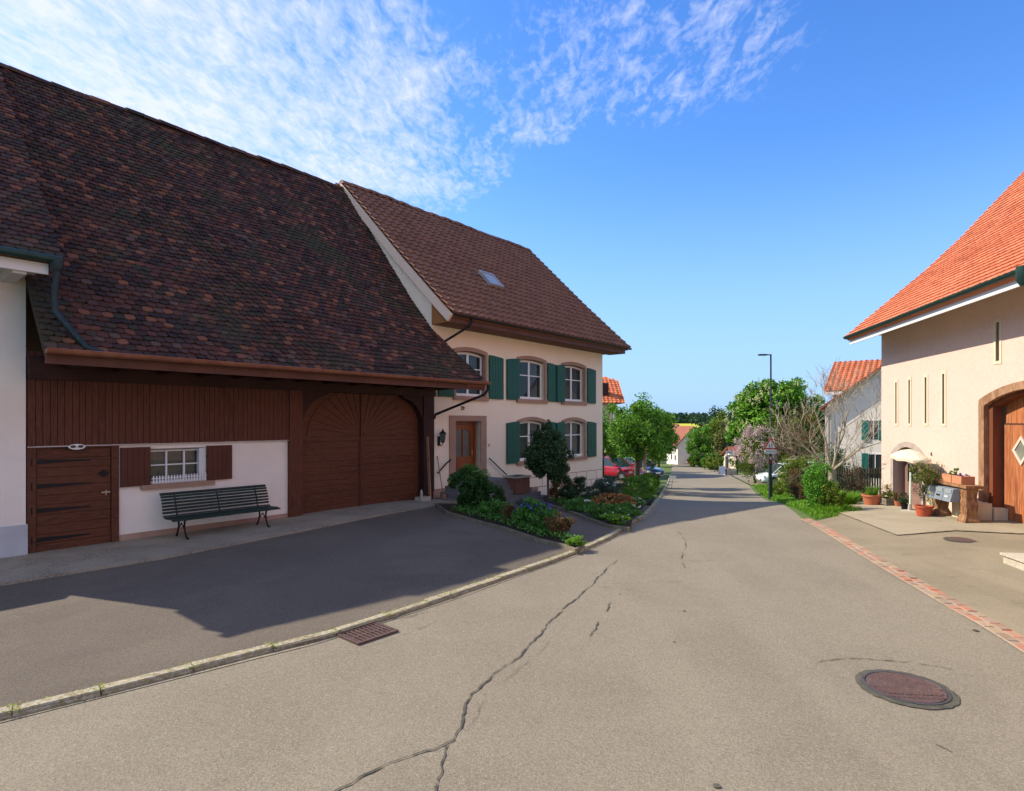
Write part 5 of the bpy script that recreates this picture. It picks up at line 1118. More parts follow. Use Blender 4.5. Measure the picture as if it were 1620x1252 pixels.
PRED = mat('paint_red', (.42, .008, .018), .25, coat=1.); PDARK = mat('paint_dark', (.02, .035, .06), .25, coat=1.); PWHITE = mat('paint_white', (.62, .68, .70), .3, coat=.6); PMAR = mat('paint_maroon', (.10, .012, .012), .25, coat=1.)
car('parked_car', 'bright red hatchback parked on the left behind the street trees', 6.55, 37.6, math.atan2(-.72, .69), PRED, z=-1.42)
car('parked_car', 'dark estate car parked behind the red hatchback', 8.9, 41.9, math.atan2(-.80, .60), PDARK, z=-1.75)
car('parked_car', 'black car nearest to the farmhouse corner, low behind the garden bushes', 3.5, 31.2, math.atan2(-.5, .86), PDARK, z=-1.5)
car('parked_car', 'small red car half hidden by hedges far down the street', 29.6, 91.5, R_(175), PRED)
car('parked_van', 'white and pale green small van standing right of the street behind blossoms', 20.75, 43.8, R_(178), PWHITE, H=1.55, L=4.2, style='van')

# ---------------------------------------------------------------- right side of the street
def lamp(name, label, x, y, h, arm, rz, scale=1., group=None):
    z = G(x, y); t = thing(name, label, 'street lamp', at=(x, y, z), group=group); m = MB().tube([(x, y, z - .2), (x, y, z + 1.1), (x, y, z + 1.12), (x, y, z + h)], [.085, .08, .055, .04], 12); part('pole', m, mat('lamp_steel', (.06, .075, .075), .5, (.05, .06, .06), 5, metal=.5), t, smooth=True)
    dx, dy = math.cos(rz), math.sin(rz); a = part('arm', MB().bar((x, y, z + h - .03), (x + dx * arm * .4, y + dy * arm * .4, z + h - .03), .05, .05), mat('lamp_steel', None), t)
    m = MB().bar((x + dx * arm * .35, y + dy * arm * .35, z + h - .03), (x + dx * arm, y + dy * arm, z + h - .03), .2, .07); hd = part('lamp_head', m, mat('lamp_steel', None), t)
    part('diffuser', MB().bar((x + dx * arm * .45, y + dy * arm * .45, z + h - .068), (x + dx * arm * .95, y + dy * arm * .95, z + h - .068), .15, .01), mat('diffuser', (.7, .7, .66), .3), hd); return t
lamp('street_lamp', 'tall slim street lamp with flat arm pointing left, carrying no sign', 13.13, 29.5, 7.35, .62, math.pi)
lamp('street_lamp', 'thin far street lamp rising beside the stone trough', 23.0, 62.2, 5.4, .5, R_(200), group=None)
def warning_sign():
    x, y = 12.9, 29.1; z = G(x, y); t = thing('warning_sign', 'red bordered triangular warning sign with white plate on a dark post', 'road sign', at=(x, y, z))
    m = MB().tube([(x, y, z - .1), (x, y, z + 3.15)], .07, 10); part('post', m, mat('post_green', (.02, .04, .03), .6), t, smooth=True)
    yy = y - .09; c = z + 2.72; k = 1.12
    tri = lambda r, yf: [(x + r * k * math.sin(a), yf, c + r * k * math.cos(a)) for a in (0, 2.0944, 4.18879)]
    tp = part('triangle', MB().add(tri(.36, yy) + tri(.36, yy + .02), [(0, 1, 2), (5, 4, 3), (0, 3, 4, 1), (1, 4, 5, 2), (2, 5, 3, 0)]), mat('sign_red', (.45, .02, .015), .5), t)
    part('field', MB().add(tri(.245, yy - .003), [(0, 1, 2)]), WHT, tp)
    m = MB()                                             # two walking figures
    for fx, s in ((x - .055, .9), (x + .06, 1.1)):
        zz = c - .115; m.lathe((fx, yy - .006, zz + .19 * s), [(.002, -.02), (.018, 0), (.002, .02)], 8)
        for p, q, w in (((fx, yy - .006, zz + .17 * s), (fx, yy - .006, zz + .09 * s), .035), ((fx, yy - .006, zz + .09 * s), (fx - .03, yy - .006, zz), .018), ((fx, yy - .006, zz + .09 * s), (fx + .035, yy - .006, zz), .018), ((fx, yy - .006, zz + .15 * s), (fx - .04, yy - .006, zz + .10 * s), .014)): m.bar(p, q, w, .004, (0, 1, 0))
    part('pictogram', m, mat('ink', (.01, .01, .01), .6), tp)
    pl = part('plate', MB().box(x - .29, x + .29, yy, yy + .02, c - .42, c - .22), WHT, t)
    text_part('lettering', 'SCHULE', .145, mat('ink', None), t, (x, yy - .004, c - .325), (R_(90), 0, 0), .002)
    bx = MB().box(x - .09, x + .09, yy + .0, yy + .05, c - .95, c - .55); b = part('reflector_box', bx, mat('box_maroon', (.09, .03, .03), .6), t)
    part('sticker', MB().box(x - .05, x + .05, yy - .004, yy, c - .72, c - .60), mat('sticker', (.4, .38, .42), .6), b)
warning_sign()
# bare tree
def bare_tree():
    x, y = 11.35, 20.6; z = G(x, y); t = thing('bare_tree', 'leafless tree with wide pale branches left of the rose barn', 'tree', at=(x, y, z)); rnd = random.Random(12); m = MB()
    m.tube([(x, y, z - .2), (x + .01, y, z + .5), (x - .01, y, z + .95), (x, y, z + 1.15)], [.17, .135, .14, .15], 12, cap=False)
    tp = []
    for dx, dy, dz, L, r in ((-1.25, -.3, .85, 1.35, .05), (-.45, .3, 1.2, 1.3, .055), (.08, -.15, 1.4, 1.45, .055), (.5, .2, 1.2, 1.35, .05), (1.0, -.1, .75, 1.2, .045), (-.8, .8, .8, 1.15, .04), (.5, -.9, 1.0, 1.1, .045), (-.9, -.5, .35, 1.15, .035)):
        limb(m, (x, y, z + 1.02 + rnd.uniform(0, .12)), (dx, dy, dz), L, r, 5, rnd, .52, 4, .10, .80, (2, 3), tp, .0048, 6, .12)
    part('trunk', m, BARKP, t, smooth=True, recalc=False)
bare_tree()
def white_house_right():
    FH = Frame((.80, -.60)); ox, oy = FH.loc(16.15, 30); ox -= 16.12; oy -= 30
    t = thing('house', 'white house with orange roof and green shutters behind the bare tree', 'house', FH, (19 + ox, 32 + oy, G(19, 29))); w = MB(); part0 = globals()['part']
    def part(name, mb, m, parent, **k): mb.v = [(a + ox, b + oy, c) for a, b, c in mb.v]; return part0(name, mb, m, parent, **k)
    y = 30.0; zb = G(17, 30) - .4
    w.box(16.12, 24, y, y + .3, zb, 3.1); w.prism([(16.12, 3.1), (17.5, 4.13), (18.3, 4.72), (19.1, 5.36), (21.1, 7.2), (24, 4.3), (24, 3.1)], y, y + .3); w.box(16.12, 16.4, y, y + 7, zb, 3.1); w.box(16.12, 24, 37, 37.3, zb, 3.1)
    w.box(16.1, 24, 32.6, 36.4, zb, 4.2); part('wall', w, STUCW, t)
    r = MB(); P = [(15.85, 3.0), (17.5, 4.22), (18.3, 4.82), (19.1, 5.46), (21.1, 7.32)]
    m = MB(); n = len(P)
    for (a, c), (b, d) in zip(P, P[1:]): m.add([(a, y - .3, c), (b, y - .3, d), (b, y + 1.9, d), (a, y + 1.9, c), (a, y - .3, c - .12), (b, y - .3, d - .12), (b, y + 1.9, d - .12), (a, y + 1.9, c - .12)], [(0, 1, 2, 3), (4, 7, 6, 5), (0, 4, 5, 1), (3, 2, 6, 7), (0, 3, 7, 4)])
    m.add([(21.1, y - .3, 7.32), (24.4, y - .3, 4.0), (24.4, y + 7.5, 4.0), (21.1, y + 7.5, 7.32)], [(0, 1, 2, 3)])
    part('roof', m, mat('verge_tile', (.32, .12, .07), .8, (.26, .09, .055), 4), t)
    r = MB(); tiles(r, [(32.1, 3.98), (36.0, 5.9)], lambda b: 15.7, lambda b: 24, .27, .30, .03, 'pan', 8)
    slab(r, [(32.1, 3.98), (36.0, 5.9)], 15.75, 24, .1, .03); part('roof', r, ORTILE, t)
    part('fascia', MB().box(15.8, 24, 32.0, 32.08, 3.78, 3.95), WHT, t)
    gm = mat('shutter_teal', (.01, .16, .13), .5)
    for x0, x1, z0, z1 in ((17.75, 18.75, 1.45, 2.35), (17.75, 18.9, -.45, .7)):
        f = MB(); arch_frame(f, x0 + .3, x1 - .3, z0, z1, 0, .05, y - .03, y + .05); g = part('window', f, WHT, t); part('pane', MB().box(x0 + .3, x1 - .3, y - .01, y + .01, z0, z1), DGLASS, g)
        part('muntin', MB().box((x0 + x1) / 2 - .02, (x0 + x1) / 2 + .02, y - .028, y, z0, z1), WHT, g)
        for a, b in ((x0, x0 + .28), (x1 - .28, x1)): part('shutter', MB().box(a, b, y - .06, y - .03, z0 - .05, z1 + .05), gm, t)
    part('shutter', MB().box(16.2, 16.5, 32.52, 32.58, 2.9, 3.75), gm, t); part('downpipe', MB().tube([(16.3, y - .08, 3.0), (16.3, y - .08, zb)], .05, 8), mat('zinc', None), t, smooth=True)
white_house_right()
def outbuilding(name, label, at, y0, y1, x0, x1, ze, zr, roofm, wallm, axis='x', cat='house', wins=()):
    z = min(G(x0, y0), G(x1, y0)) - .5; t = thing(name, label, cat, at=(*at, G(*at))); w = MB()
    if axis == 'x':                                    # ridge along x
        c = (y0 + y1) / 2; w.prism([(y0, z), (y0, ze), (c, zr), (y1, ze), (y1, z)], x0, x1, 'x'); P = [(y0 - .4, ze - .4 * (zr - ze) / (c - y0) + .06), (c, zr + .12)]
        m = slab(MB(), P, x0 - .3, x1 + .3, .14, -.02); slab(m, [(c, zr + .12), (y1 + .4, P[0][1])], x0 - .3, x1 + .3, .14, -.02)
    else:
        c = (x0 + x1) / 2; w.prism([(x0, z), (x0, ze), (c, zr), (x1, ze), (x1, z)], y0, y1, 'y'); m = MB(); k = (zr - ze) / (c - x0)
        for a, b in (((x0 - .4, ze - .4 * k + .06), (c, zr + .06)), ((c, zr + .06), (x1 + .4, ze - .4 * k + .06))): m.prism([a, b, (b[0], b[1] + .16), (a[0], a[1] + .16)], y0 - .3, y1 + .3)
    part('wall', w, wallm, t); part('roof', m, roofm, t)
    for (wx0, wx1, wz0, wz1, wy, ax) in wins:
        q = MB().box(wx0, wx1, wy - .04, wy, wz0, wz1) if ax == 'y' else MB().box(wy - .04, wy, wx0, wx1, wz0, wz1); f = part('window', q, WHT, t)
        d = .08; q = MB().box(wx0 + d, wx1 - d, wy - .05, wy - .041, wz0 + d, wz1 - d) if ax == 'y' else MB().box(wy - .05, wy - .041, wx0 + d, wx1 - d, wz0 + d, wz1 - d); part('pane', q, DGLASS, f)
    return t
RBR = mat('roof_redbrown', (.24, .075, .04), .8, (.17, .055, .035), .8, (.3, .10, .055), 8, .5, 12)
ORFAR = mat('roof_orange_far', (.48, .13, .05), .8, (.40, .10, .04), .8, (.55, .17, .07), 5, .4, 12)
outbuilding('far_house', 'small white house with red brown roof at the end of the street', (28, 96), 95, 103, 27.05, 32.2, -1.35, 1.42, RBR, STUCW, 'y', wins=[(95.8, 96.7, -4.1, -3.1, 27.05, 'x'), (98, 98.9, -4.1, -3.1, 27.05, 'x'), (96, 96.8, -2.6, -1.7, 27.05, 'x'), (98.4, 99.2, -2.6, -1.7, 27.05, 'x')])
outbuilding('far_house', 'pale gabled house showing just its gable above the white far house', (33, 121), 120, 130, 32.0, 36.5, -1.5, 1.7, RBR, STUC, 'y', wins=[(34.0, 34.6, -.6, .3, 120, 'y')])
outbuilding('far_house', 'far house whose red roof peeks out between dark trees', (39, 110), 108, 116, 38.3, 46, -1.6, .7, RBR, STUC, 'x')
outbuilding('shed', 'low building with reddish roof behind the stone trough', (26.5, 72), 71, 75, 27.3, 31, -1.8, -.9, RBR, STUC, 'x', 'shed')
def orange_house():
    t = thing('orange_roof_house', 'tall house with orange tiled roof rising behind the farmhouse corner', 'house', at=(4, 62, G(4, 62))); z = G(8, 58) - .6; w = MB().box(-14, 10.6, 59, 68, z, 4.35); part('wall', w, mat('stucco_ochre', (.58, .48, .33), .9, (.5, .40, .27), 2), t)
    m = MB(); e, r1, r2 = 58.5, (-14, 63.5, 9.1), (8.6, 63.5, 9.1)
    V = [(-14.4, e, 4.2), (11.35, e, 4.2), (11.35, 62.2, 6.5), (9.2, 63.4, 7.35), (-14.4, 63.4, 7.35), (-14.4, 68.6, 4.2), (11.35, 68.6, 4.2), (11.35, 64.6, 6.5)]
    m.add(V, [(0, 1, 2, 3, 4), (2, 7, 3), (4, 3, 7, 6, 5), (1, 6, 7, 2), (0, 5, 6, 1)]); 
    tl = MB(); tiles(tl, [(e, 4.22), (63.4, 7.37)], lambda b: -6, lambda b: 11.38 if b < 62.2 else 11.38 - (b - 62.2) * 1.79, .4, .42, .04, 'pan', 4); m.add(tl.v, tl.f)
    part('roof', m, mat('roof_orange_tile', (.45, .13, .05), .75, isl=[(.50, .14, .05), (.42, .11, .045), (.56, .17, .065)]), t)
    part('chimney', MB().box(9.3, 9.9, 59.6, 60.2, 4.6, 6.3), BRDARK, t); part('downpipe', MB().tube([(10.3, 58.9, 4.2), (10.3, 58.9, z)], .09, 8), STUCW, t, smooth=True)
    for x0 in (8.4, 6.2):
        for z0 in (-2.1, 1.0): f = part('window', MB().box(x0, x0 + 1.2, 58.93, 59, z0, z0 + 1.4), WHT, t); part('pane', MB().box(x0 + .12, x0 + 1.08, 58.915, 58.929, z0 + .12, z0 + 1.28), DGLASS, f)
    part('awning', MB().box(9.2, 11.5, 56.5, 59, -.7, -.55), mat('awning_ochre', (.6, .45, .25), .8), t)
orange_house()

tree('chestnut_tree', 'big round chestnut tree covered with pale upright blossom candles', 'tree', 22.3, 49, 8.6, 3.75, LF_CHEST, .36, 19000, trunk_r=.35, fork=.25, seed=81, k=120, rc=.22, cz=4.9, crz=3.35, shell=.72)
t = [o for o in COL.objects if o.name.startswith('chestnut_tree')][0]
rs = np.random.RandomState(8); m = MB(); zc = G(22.3, 49) + 4.9
for i in range(190):
    d = rs.normal(size=3); d /= np.linalg.norm(d)
    if d[2] < -.35 or d[1] > .55: continue
    p = np.array((22.3, 49, zc)) + d * np.array((3.75, 3.75, 3.35)) * rs.uniform(1.0, 1.12); leafset(m, p + rs.normal(size=(26, 3)) * np.array((.05, .05, .15)), .10, rs, .8)
part('blossom', m, FL_CAND, t, recalc=False)
t = bush('lilac_bush', 'tall lilac bush full of pale pink blossoms behind the road sign', 'flowering bush', 19.3, 46.2, 1.5, 1.3, 4.3, LF_YEL, .14, 3400, 82, k=30, rc=.36)
rs = np.random.RandomState(9); m = MB(); zc = G(19.3, 46.2) + 2.5
for i in range(120):
    d = rs.normal(size=3); d /= np.linalg.norm(d); d[1] = -abs(d[1]) if rs.rand() < .7 else d[1]
    if d[2] < -.5: continue
    p = np.array((19.3, 46.2, zc)) + d * np.array((1.6, 1.35, 2.0)) * rs.uniform(.85, 1.12); leafset(m, p + rs.normal(size=(54, 3)) * np.array((.10, .10, .14)), .085, rs, .85)
part('blossom', m, FL_LILAC, t, recalc=False)
bush('large_bush', 'large yellow green bush between the road sign and the bare tree', 'bush', 14.9, 29.8, 1.25, 1.1, 2.3, LF_YEL, .085, 10500, 83, k=60, rc=.3)
bush('large_bush', 'dark green bush behind the bare tree trunk', 'bush', 15.6, 27.6, .8, .8, 2.4, LF_HEAD, .09, 4500, 84, k=40)
bush('large_bush', 'green bush at the foot of the road sign', 'bush', 14.95, 32.4, .6, .6, 1.15, LF_YEL, .08, 3600, 85, k=30)
tree('red_brown_tree', 'twiggy brownish tree rising between chestnut and bare tree', 'tree', 17.9, 36.5, 5.6, 2.0, LF_RED, .10, 2600, trunk_r=.12, fork=.3, seed=86, k=60, rc=.3, cz=3.7, crz=1.8, shell=.3, stems=9)
bush('ivy_bush', 'bright green upright leafy bush at the road edge before the bare tree', 'bush', 8.35, 15.9, .36, .34, 1.38, LF_IVY, .055, 5200, 87, k=44, rc=.32, shell=.6)
bush('ivy_bush', 'yellow green leafy shrub beside the bright green upright bush', 'bush', 8.55, 15.55, .30, .30, .78, LF_YEL, .055, 3300, 88, k=34, rc=.32)
m = tufts(MB(), 8.3, 15.3, G(8.3, 15.3), .55, .22, 500, 4); tufts(m, 8.9, 15.4, G(8.9, 15.4), .5, .16, 400, 5); tufts(m, 7.8, 15.0, G(7.8, 15), .35, .14, 260, 6)
gp = [(7.5, 14.5), (9.6, 20.6), (13.0, 29.3), (18.0, 43.5), (19.5, 43), (15, 31), (11.2, 22), (9.0, 17)]
rnd = random.Random(2); c_ = 0
while c_ < 5200:
    x, y = rnd.uniform(7, 20), 14 + 30 * rnd.random() ** 1.3
    if inpoly(x, y, gp): tufts(m, x, y, G(x, y) + .02, .05, rnd.uniform(.05, .13), 2, c_, .012 + y * .0004); c_ += 1
c_ = 0
while c_ < 1500:
    x, y = rnd.uniform(6.8, 10.5), rnd.uniform(13.7, 19)
    if inpoly(x, y, [(7.3, 14.0), (8.7, 18.5), (10, 19), (9.6, 16.4), (8.5, 14.9), (7.9, 14.2)]): tufts(m, x, y, G(x, y), .06, rnd.uniform(.05, .12), 3, c_, .009); c_ += 1
solo('grass', m, LF_GRASS, 'fresh green grass on the verge right of the street', 'grass', kind='stuff', recalc=False)
t = thing('grass_clump', 'bright green grassy clump at the edge of the yard beside the terracotta pot', 'plant', at=(10.05, 17.6, G(10.05, 17.6)))
m = tufts(MB(), 10.0, 17.6, G(10, 17.6), .55, .42, 1500, 9, .009, .9); tufts(m, 9.6, 17.8, G(9.6, 17.8), .35, .30, 500, 10, .009, .9); part('blades', m, LF_GRASS, t, recalc=False)
bush('dry_bush', 'brown twiggy bush against the fence left of the rose barn', 'bush', 11.6, 19.6, .55, .45, 1.15, LF_DRY, .045, 3300, 91, k=40, rc=.35, shell=.3)
bush('dark_hedge', 'dark hedge filling the foot of the wooden fence', 'hedge', 11.9, 21.9, 1.5, .5, 1.05, LF_DARK, .07, 5200, 92, k=50, rc=.25)
bush('copper_bush', 'copper red twigs hanging over the low stone wall', 'bush', 10.4, 21.2, .28, .55, 1.25, LF_RED, .05, 2300, 93, k=26, rc=.35)
bush('bare_hazel', 'reddish brown twigs with white buds at the barn corner', 'bush', 12.6, 21.0, .7, .5, 2.6, LF_DRY, .03, 1100, 94, k=40, rc=.35, shell=.3)
def picket_fence():
    t = thing('picket_fence', 'dark wooden picket fence behind the bare tree', 'fence', at=(13, 24, G(13, 24))); x0, x1, y = 11.9, 16.8, 24.0; m = MB(); x = x0
    while x < x1: z = G(x, y); m.prism([(x, z + .2), (x + .06, z + .2), (x + .06, z + 1.28), (x + .03, z + 1.34), (x, z + 1.28)], y - .02, y); x += .105
    part('pickets', m, BARK, t)
    for i in range(5): xx = x0 + i * 1.22; z = G(xx, y); part('post', MB().box(xx, xx + .1, y, y + .1, z - .2, z + 1.35), BARKP if i == 3 else BARK, t)
    m = MB()
    for h in (.45, 1.05): m.bar((x0, y + .03, G(x0, y) + h), (x1, y + .03, G(x1, y) + h), .05, .07)
    part('rail', m, BARK, t)
picket_fence()
def stone_wall():
    t = thing('garden_wall', 'low grey garden wall with beige end pillar beside the grass verge', 'wall', at=(17.3, 36.4, G(17.3, 36.4))); x, y = 16.9, 36.4; z = G(x, y)
    part('pillar', MB().box(x - .16, x + .16, y - .2, y + .2, z - .1, z + 1.15).box(x - .2, x + .2, y - .24, y + .24, z + 1.15, z + 1.22), mat('pillar_beige', (.5, .40, .28), .9, (.4, .31, .2), 4, bump=.4), t)
    m = MB(); m.box(x + .17, x + 2.2, y - .08, y + .08, z - .2, z + 1.0); m.box(x + .17, x + 2.2, y - .12, y + .12, z + 1.0, z + 1.06); part('panel', m, mat('wall_greygreen', (.22, .21, .18), .9, (.15, .15, .11), 4, bump=.5), t)
stone_wall()
# trough with signs, boards, far odds and ends
def trough():
    x, y = 22.9, 61.3; z = G(x, y); t = thing('stone_trough', 'pale stone trough planted with flowers at the far junction', 'trough', at=(x, y, z)); m = MB(); m.wall(x - .55, x + .75, z - .05, z + .62, y - .4, .12); m.wall(x - .55, x + .75, z - .05, z + .62, y + .28, .12)
    m.box(x - .55, x - .43, y - .4, y + .4, z - .05, z + .62); m.box(x + .63, x + .75, y - .4, y + .4, z - .05, z + .62); part('basin', m, mat('stone_pale', (.55, .5, .42), .9, (.42, .38, .3), 3, bump=.3), t)
    part('soil', MB().box(x - .43, x + .63, y - .28, y + .28, z + .4, z + .5), SOIL, t); part('plants', crown(MB(), (x + .1, y, z + .6), (.45, .25, .15), 500, .08, 12, 3), FL_PINK, t, recalc=False)
    part('pillar', MB().box(x - .18, x + .12, y + .45, y + .75, z, z + 1.95), mat('pillar_grey', (.2, .19, .16), .9, (.15, .14, .12), 4), t)
trough()
def direction_sign():
    x, y = 22.7, 60.6; z = G(x, y); t = thing('direction_sign', 'post with two white direction boards before the stone trough', 'road sign', at=(x, y, z)); part('post', MB().tube([(x, y, z - .1), (x, y, z + 2.55)], .045, 8), mat('post_grey', (.16, .16, .15), .6), t, smooth=True)
    for k, (a, b) in enumerate(((2.22, 2.52), (1.90, 2.10))):
        p = part('board', MB().prism([(x - .46, z + (a + b) / 2), (x - .38, z + a), (x + .42, z + a), (x + .42, z + b), (x - .38, z + b)], y - .08, y - .05), WHT, t)
        part('band', MB().box(x - .36, x + .40, y - .084, y - .08, z + (a + b) / 2 - .03, z + (a + b) / 2 + .03), mat('band_teal', (.05, .2, .2), .5), p)
direction_sign()
def aboard():
    x, y = 21.9, 60.6; z = G(x, y); t = thing('pavement_board', 'blank white A board standing left of the direction sign', 'sign board', at=(x, y, z)); m = MB(); fm = mat('board_frame', (.4, .42, .42), .5)
    for s in (-1, 1):
        m.add([(x - .27, y + s * .24, z + .12), (x + .27, y + s * .24, z + .12), (x + .27, y + s * .03, z + .92), (x - .27, y + s * .03, z + .92), (x - .27, y + s * .22, z + .12), (x + .27, y + s * .22, z + .12), (x + .27, y + s * .01, z + .92), (x - .27, y + s * .01, z + .92)], [(0, 1, 2, 3), (7, 6, 5, 4), (0, 4, 5, 1), (1, 5, 6, 2), (2, 6, 7, 3), (3, 7, 4, 0)])
    part('panel', m, mat('panel_white', (.62, .68, .74), .4), t); m = MB()
    for s in (-1, 1):
        for q in (-.29, .27): m.bar((x + q, y + s * .27, z), (x + q, y + s * .02, z + .95), .03, .03)
    part('frame', m, fm, t)
aboard()
def small_sign():
    x, y = 10.95, 39.6; z = G(x, y); t = thing('small_sign', 'small blank white panel on a thin stake at the left kerb', 'sign', at=(x, y, z)); part('stake', MB().tube([(x - .12, y, z), (x + .02, y, z + .8)], .018, 6), mat('post_grey', None), t); part('panel', MB().bar((x - .2, y - .03, z + .84), (x + .22, y - .03, z + .80), .02, .24, (0, 0, 1)), WHT, t)
small_sign()
def power_pole():
    x, y = 39.5, 112.; z = G(x, y); t = thing('power_pole', 'thin portal shaped power pole above the far trees', 'power pole', at=(x, y, z)); m = MB().tube([(x - .45, y, z), (x - .45, y, 4.7)], .07, 6); m.tube([(x + .55, y, z), (x + .55, y, 4.7)], .07, 6); part('poles', m, mat('pole_grey', (.12, .13, .13), .7), t); m = MB(); m.bar((x - .75, y, 4.65), (x + .75, y, 4.65), .1, .1); m.bar((x - .45, y, 3.8), (x + .55, y, 4.6), .05, .05); part('crossbar', m, mat('pole_grey', None), t)
power_pole()
# far trees and hedges (x, y, radius, height, leaf, name, label)
FT = [(28.6, 88.5, 2.4, 6.0, LF_TREE, 'round_tree', 'round bright green tree right of the far white house'), (26.3, 84, 1.3, 2.3, LF_HEDGE, 'clipped_bush', 'dark clipped bush in front of the far white house'), (27.7, 86, 1.3, 2.0, LF_HEAD, 'clipped_bush', 'clipped bush between far white house and the distant red car'),
      (32.2, 90, 2.0, 8.1, LF_YEL, 'tall_tree', 'tall olive green tree left of the far lamp pole'), (30.6, 83, 1.6, 6.6, LF_OLIVE, 'tall_tree', 'brownish green conifer like tree beside the round bright tree'), (36.5, 100, 3.0, 9.6, LF_HEAD, 'tall_tree', 'dark tree behind the far red roof'), (33.8, 96, 2.2, 7.2, LF_CHEST, 'tall_tree', 'deep green tree between two far red roofs'),
      (25.7, 75, 1.2, 2.0, LF_HEDGE, 'clipped_bush', 'yellow green bush behind the white A board'), (24.4, 70, 1.1, 1.9, LF_YEL, 'clipped_bush', 'round bush left of the stone trough'), (28.0, 70, 1.8, 2.6, LF_HEAD, 'clipped_bush', 'wide dark hedge bush right of the stone trough'), (31.0, 69, 1.8, 2.4, LF_HEAD, 'clipped_bush', 'dark hedge bush behind the white van'),
      (22.2, 88, 2.6, 6.0, LF_TREE, 'tall_tree', 'green tree behind the row of street trees, left of the far white house'), (15.5, 70, 3.0, 5.2, LF_TREE, 'tall_tree', 'broad green tree behind the parking lot'), (11.5, 52, 1.4, 2.0, LF_DARK, 'clipped_bush', 'dark bush at the far end of the parking lot'), (26, 55, 2.6, 5.6, LF_HEAD, 'tall_tree', 'dark tree behind the chestnut tree'), (30, 52, 3, 6, LF_HEAD, 'tall_tree', 'dark tree farther right behind the chestnut tree'), (21.5, 36.5, 2.2, 5.2, LF_HEAD, 'tall_tree', 'tree beside the white house with green shutters'),
      (24.3, 105, 2.6, 6, LF_TREE, 'tall_tree', 'pale green tree left behind the far white house'), (44, 128, 5, 9.8, LF_HEAD, 'tall_tree', 'large dark tree in the distance below the power pole'), (49, 120, 4.5, 9.5, LF_TREE, 'tall_tree', 'bright distant tree right of the power pole'), (36, 140, 4, 8, LF_FOR, 'tall_tree', 'dark distant tree over the far roofs'), (30.3, 78, 1.5, 4.5, LF_DARK, 'tall_tree', 'slim dark tree in front of the far red roof')]
for i, (x, y, r, h, lf, nm, lb) in enumerate(FT):
    if nm == 'clipped_bush': bush(nm, lb, 'bush', x, y, r, r, h, lf, .22, 2400, 200 + i, k=24, rc=.32, shell=.6, group='bushes far down the street')
    else: tree(nm, lb, 'tree', x, y, h, r, lf, .34 if y < 110 else .5, 3600, trunk_r=.18, fork=.22, seed=200 + i, k=44, rc=.28, cz=h * .55, crz=h * .45, shell=.55, group='trees around the far houses', stems=4)
rs = np.random.RandomState(4); m = MB(); P = []
for i in range(620):
    x = rs.uniform(-80, 420); y = rs.uniform(448, 520); z = G(x, y) - 1; h = rs.uniform(7.2, 9.6) + .9 * math.sin(x * .06) + max(0, (x - 150) * .045); n = 120; a = rs.uniform(0, 6.28, n); u = rs.uniform(0, 1, n); r = 3.0 * np.sqrt(np.clip(1 - u ** 1.7, 0, 1)) * rs.uniform(.6, 1, n)
    P.append(np.stack([x + np.cos(a) * r, y + np.sin(a) * r, z + u * h], 1))
leafset(m, np.concatenate(P), 1.25, rs, .7, .3); solo('forest', m, LF_FOR, 'dark green forest edge on the horizon beyond the yellow field', 'forest', kind='stuff', recalc=False)

# ---------------------------------------------------------------- things in front of the barn
def bench():
    t = thing('bench', 'dark green slatted bench with curved iron legs by the barn wall', 'bench', FL, (5.3, 11.95, .1)); a0, a1 = 4.25, 6.35; z = .1; ym = 12.32
    prof = [(.0, .36), (.06, .375), (.13, .38), (.20, .375), (.27, .37), (.34, .37), (.41, .375), (.455, .40)]      # seat from front to back
    back = [(.485, .46), (.50, .52), (.515, .58), (.535, .64), (.56, .70), (.59, .755), (.625, .80)]
    f = 11.72; gm = mat('bench_green', (.012, .035, .032), .5, (.02, .055, .045), 8, (.008, .02, .02), 40, .2)
    s = MB()
    for b, h in prof: s.box(a0, a1, f + b - .024, f + b + .024, z + h - .011, z + h + .011)
    part('seat', s, gm, t); s = MB()
    for b, h in back: s.box(a0, a1, f + b - .011, f + b + .011, z + h - .021, z + h + .021)
    s.box(a0, a1, f + .625, f + .665, z + .81, z + .83); part('backrest', s, gm, t)
    for x in (a0 + .25, (a0 + a1) / 2, a1 - .25):
        m = MB()
        if x != (a0 + a1) / 2:
            lg = MB().tube([(x, f + .10, z + .35), (x, f + .13, z + .22), (x, f + .09, z + .1), (x, f + .03, z + .02), (x, f - .03, z - .0)], [.02, .018, .016, .018, .022], 8); part('leg', lg, IRON, t, smooth=True)
            lg = MB().tube([(x, f + .40, z + .35), (x, f + .39, z + .2), (x, f + .44, z + .08), (x, f + .50, z - .0)], [.02, .018, .016, .022], 8); part('leg', lg, IRON, t, smooth=True)
            m.tube([(x, f + .12, z + .15), (x, f + .26, z + .27), (x, f + .40, z + .15)], .011, 6)
        m.tube([(x, f + .02, z + .345)] + [(x, f + b, z + h - .018) for b, h in prof[1:]] + [(x, f + b + .018, z + h) for b, h in back], .014, 6); part('frame', m, IRON, t, smooth=True)
bench()
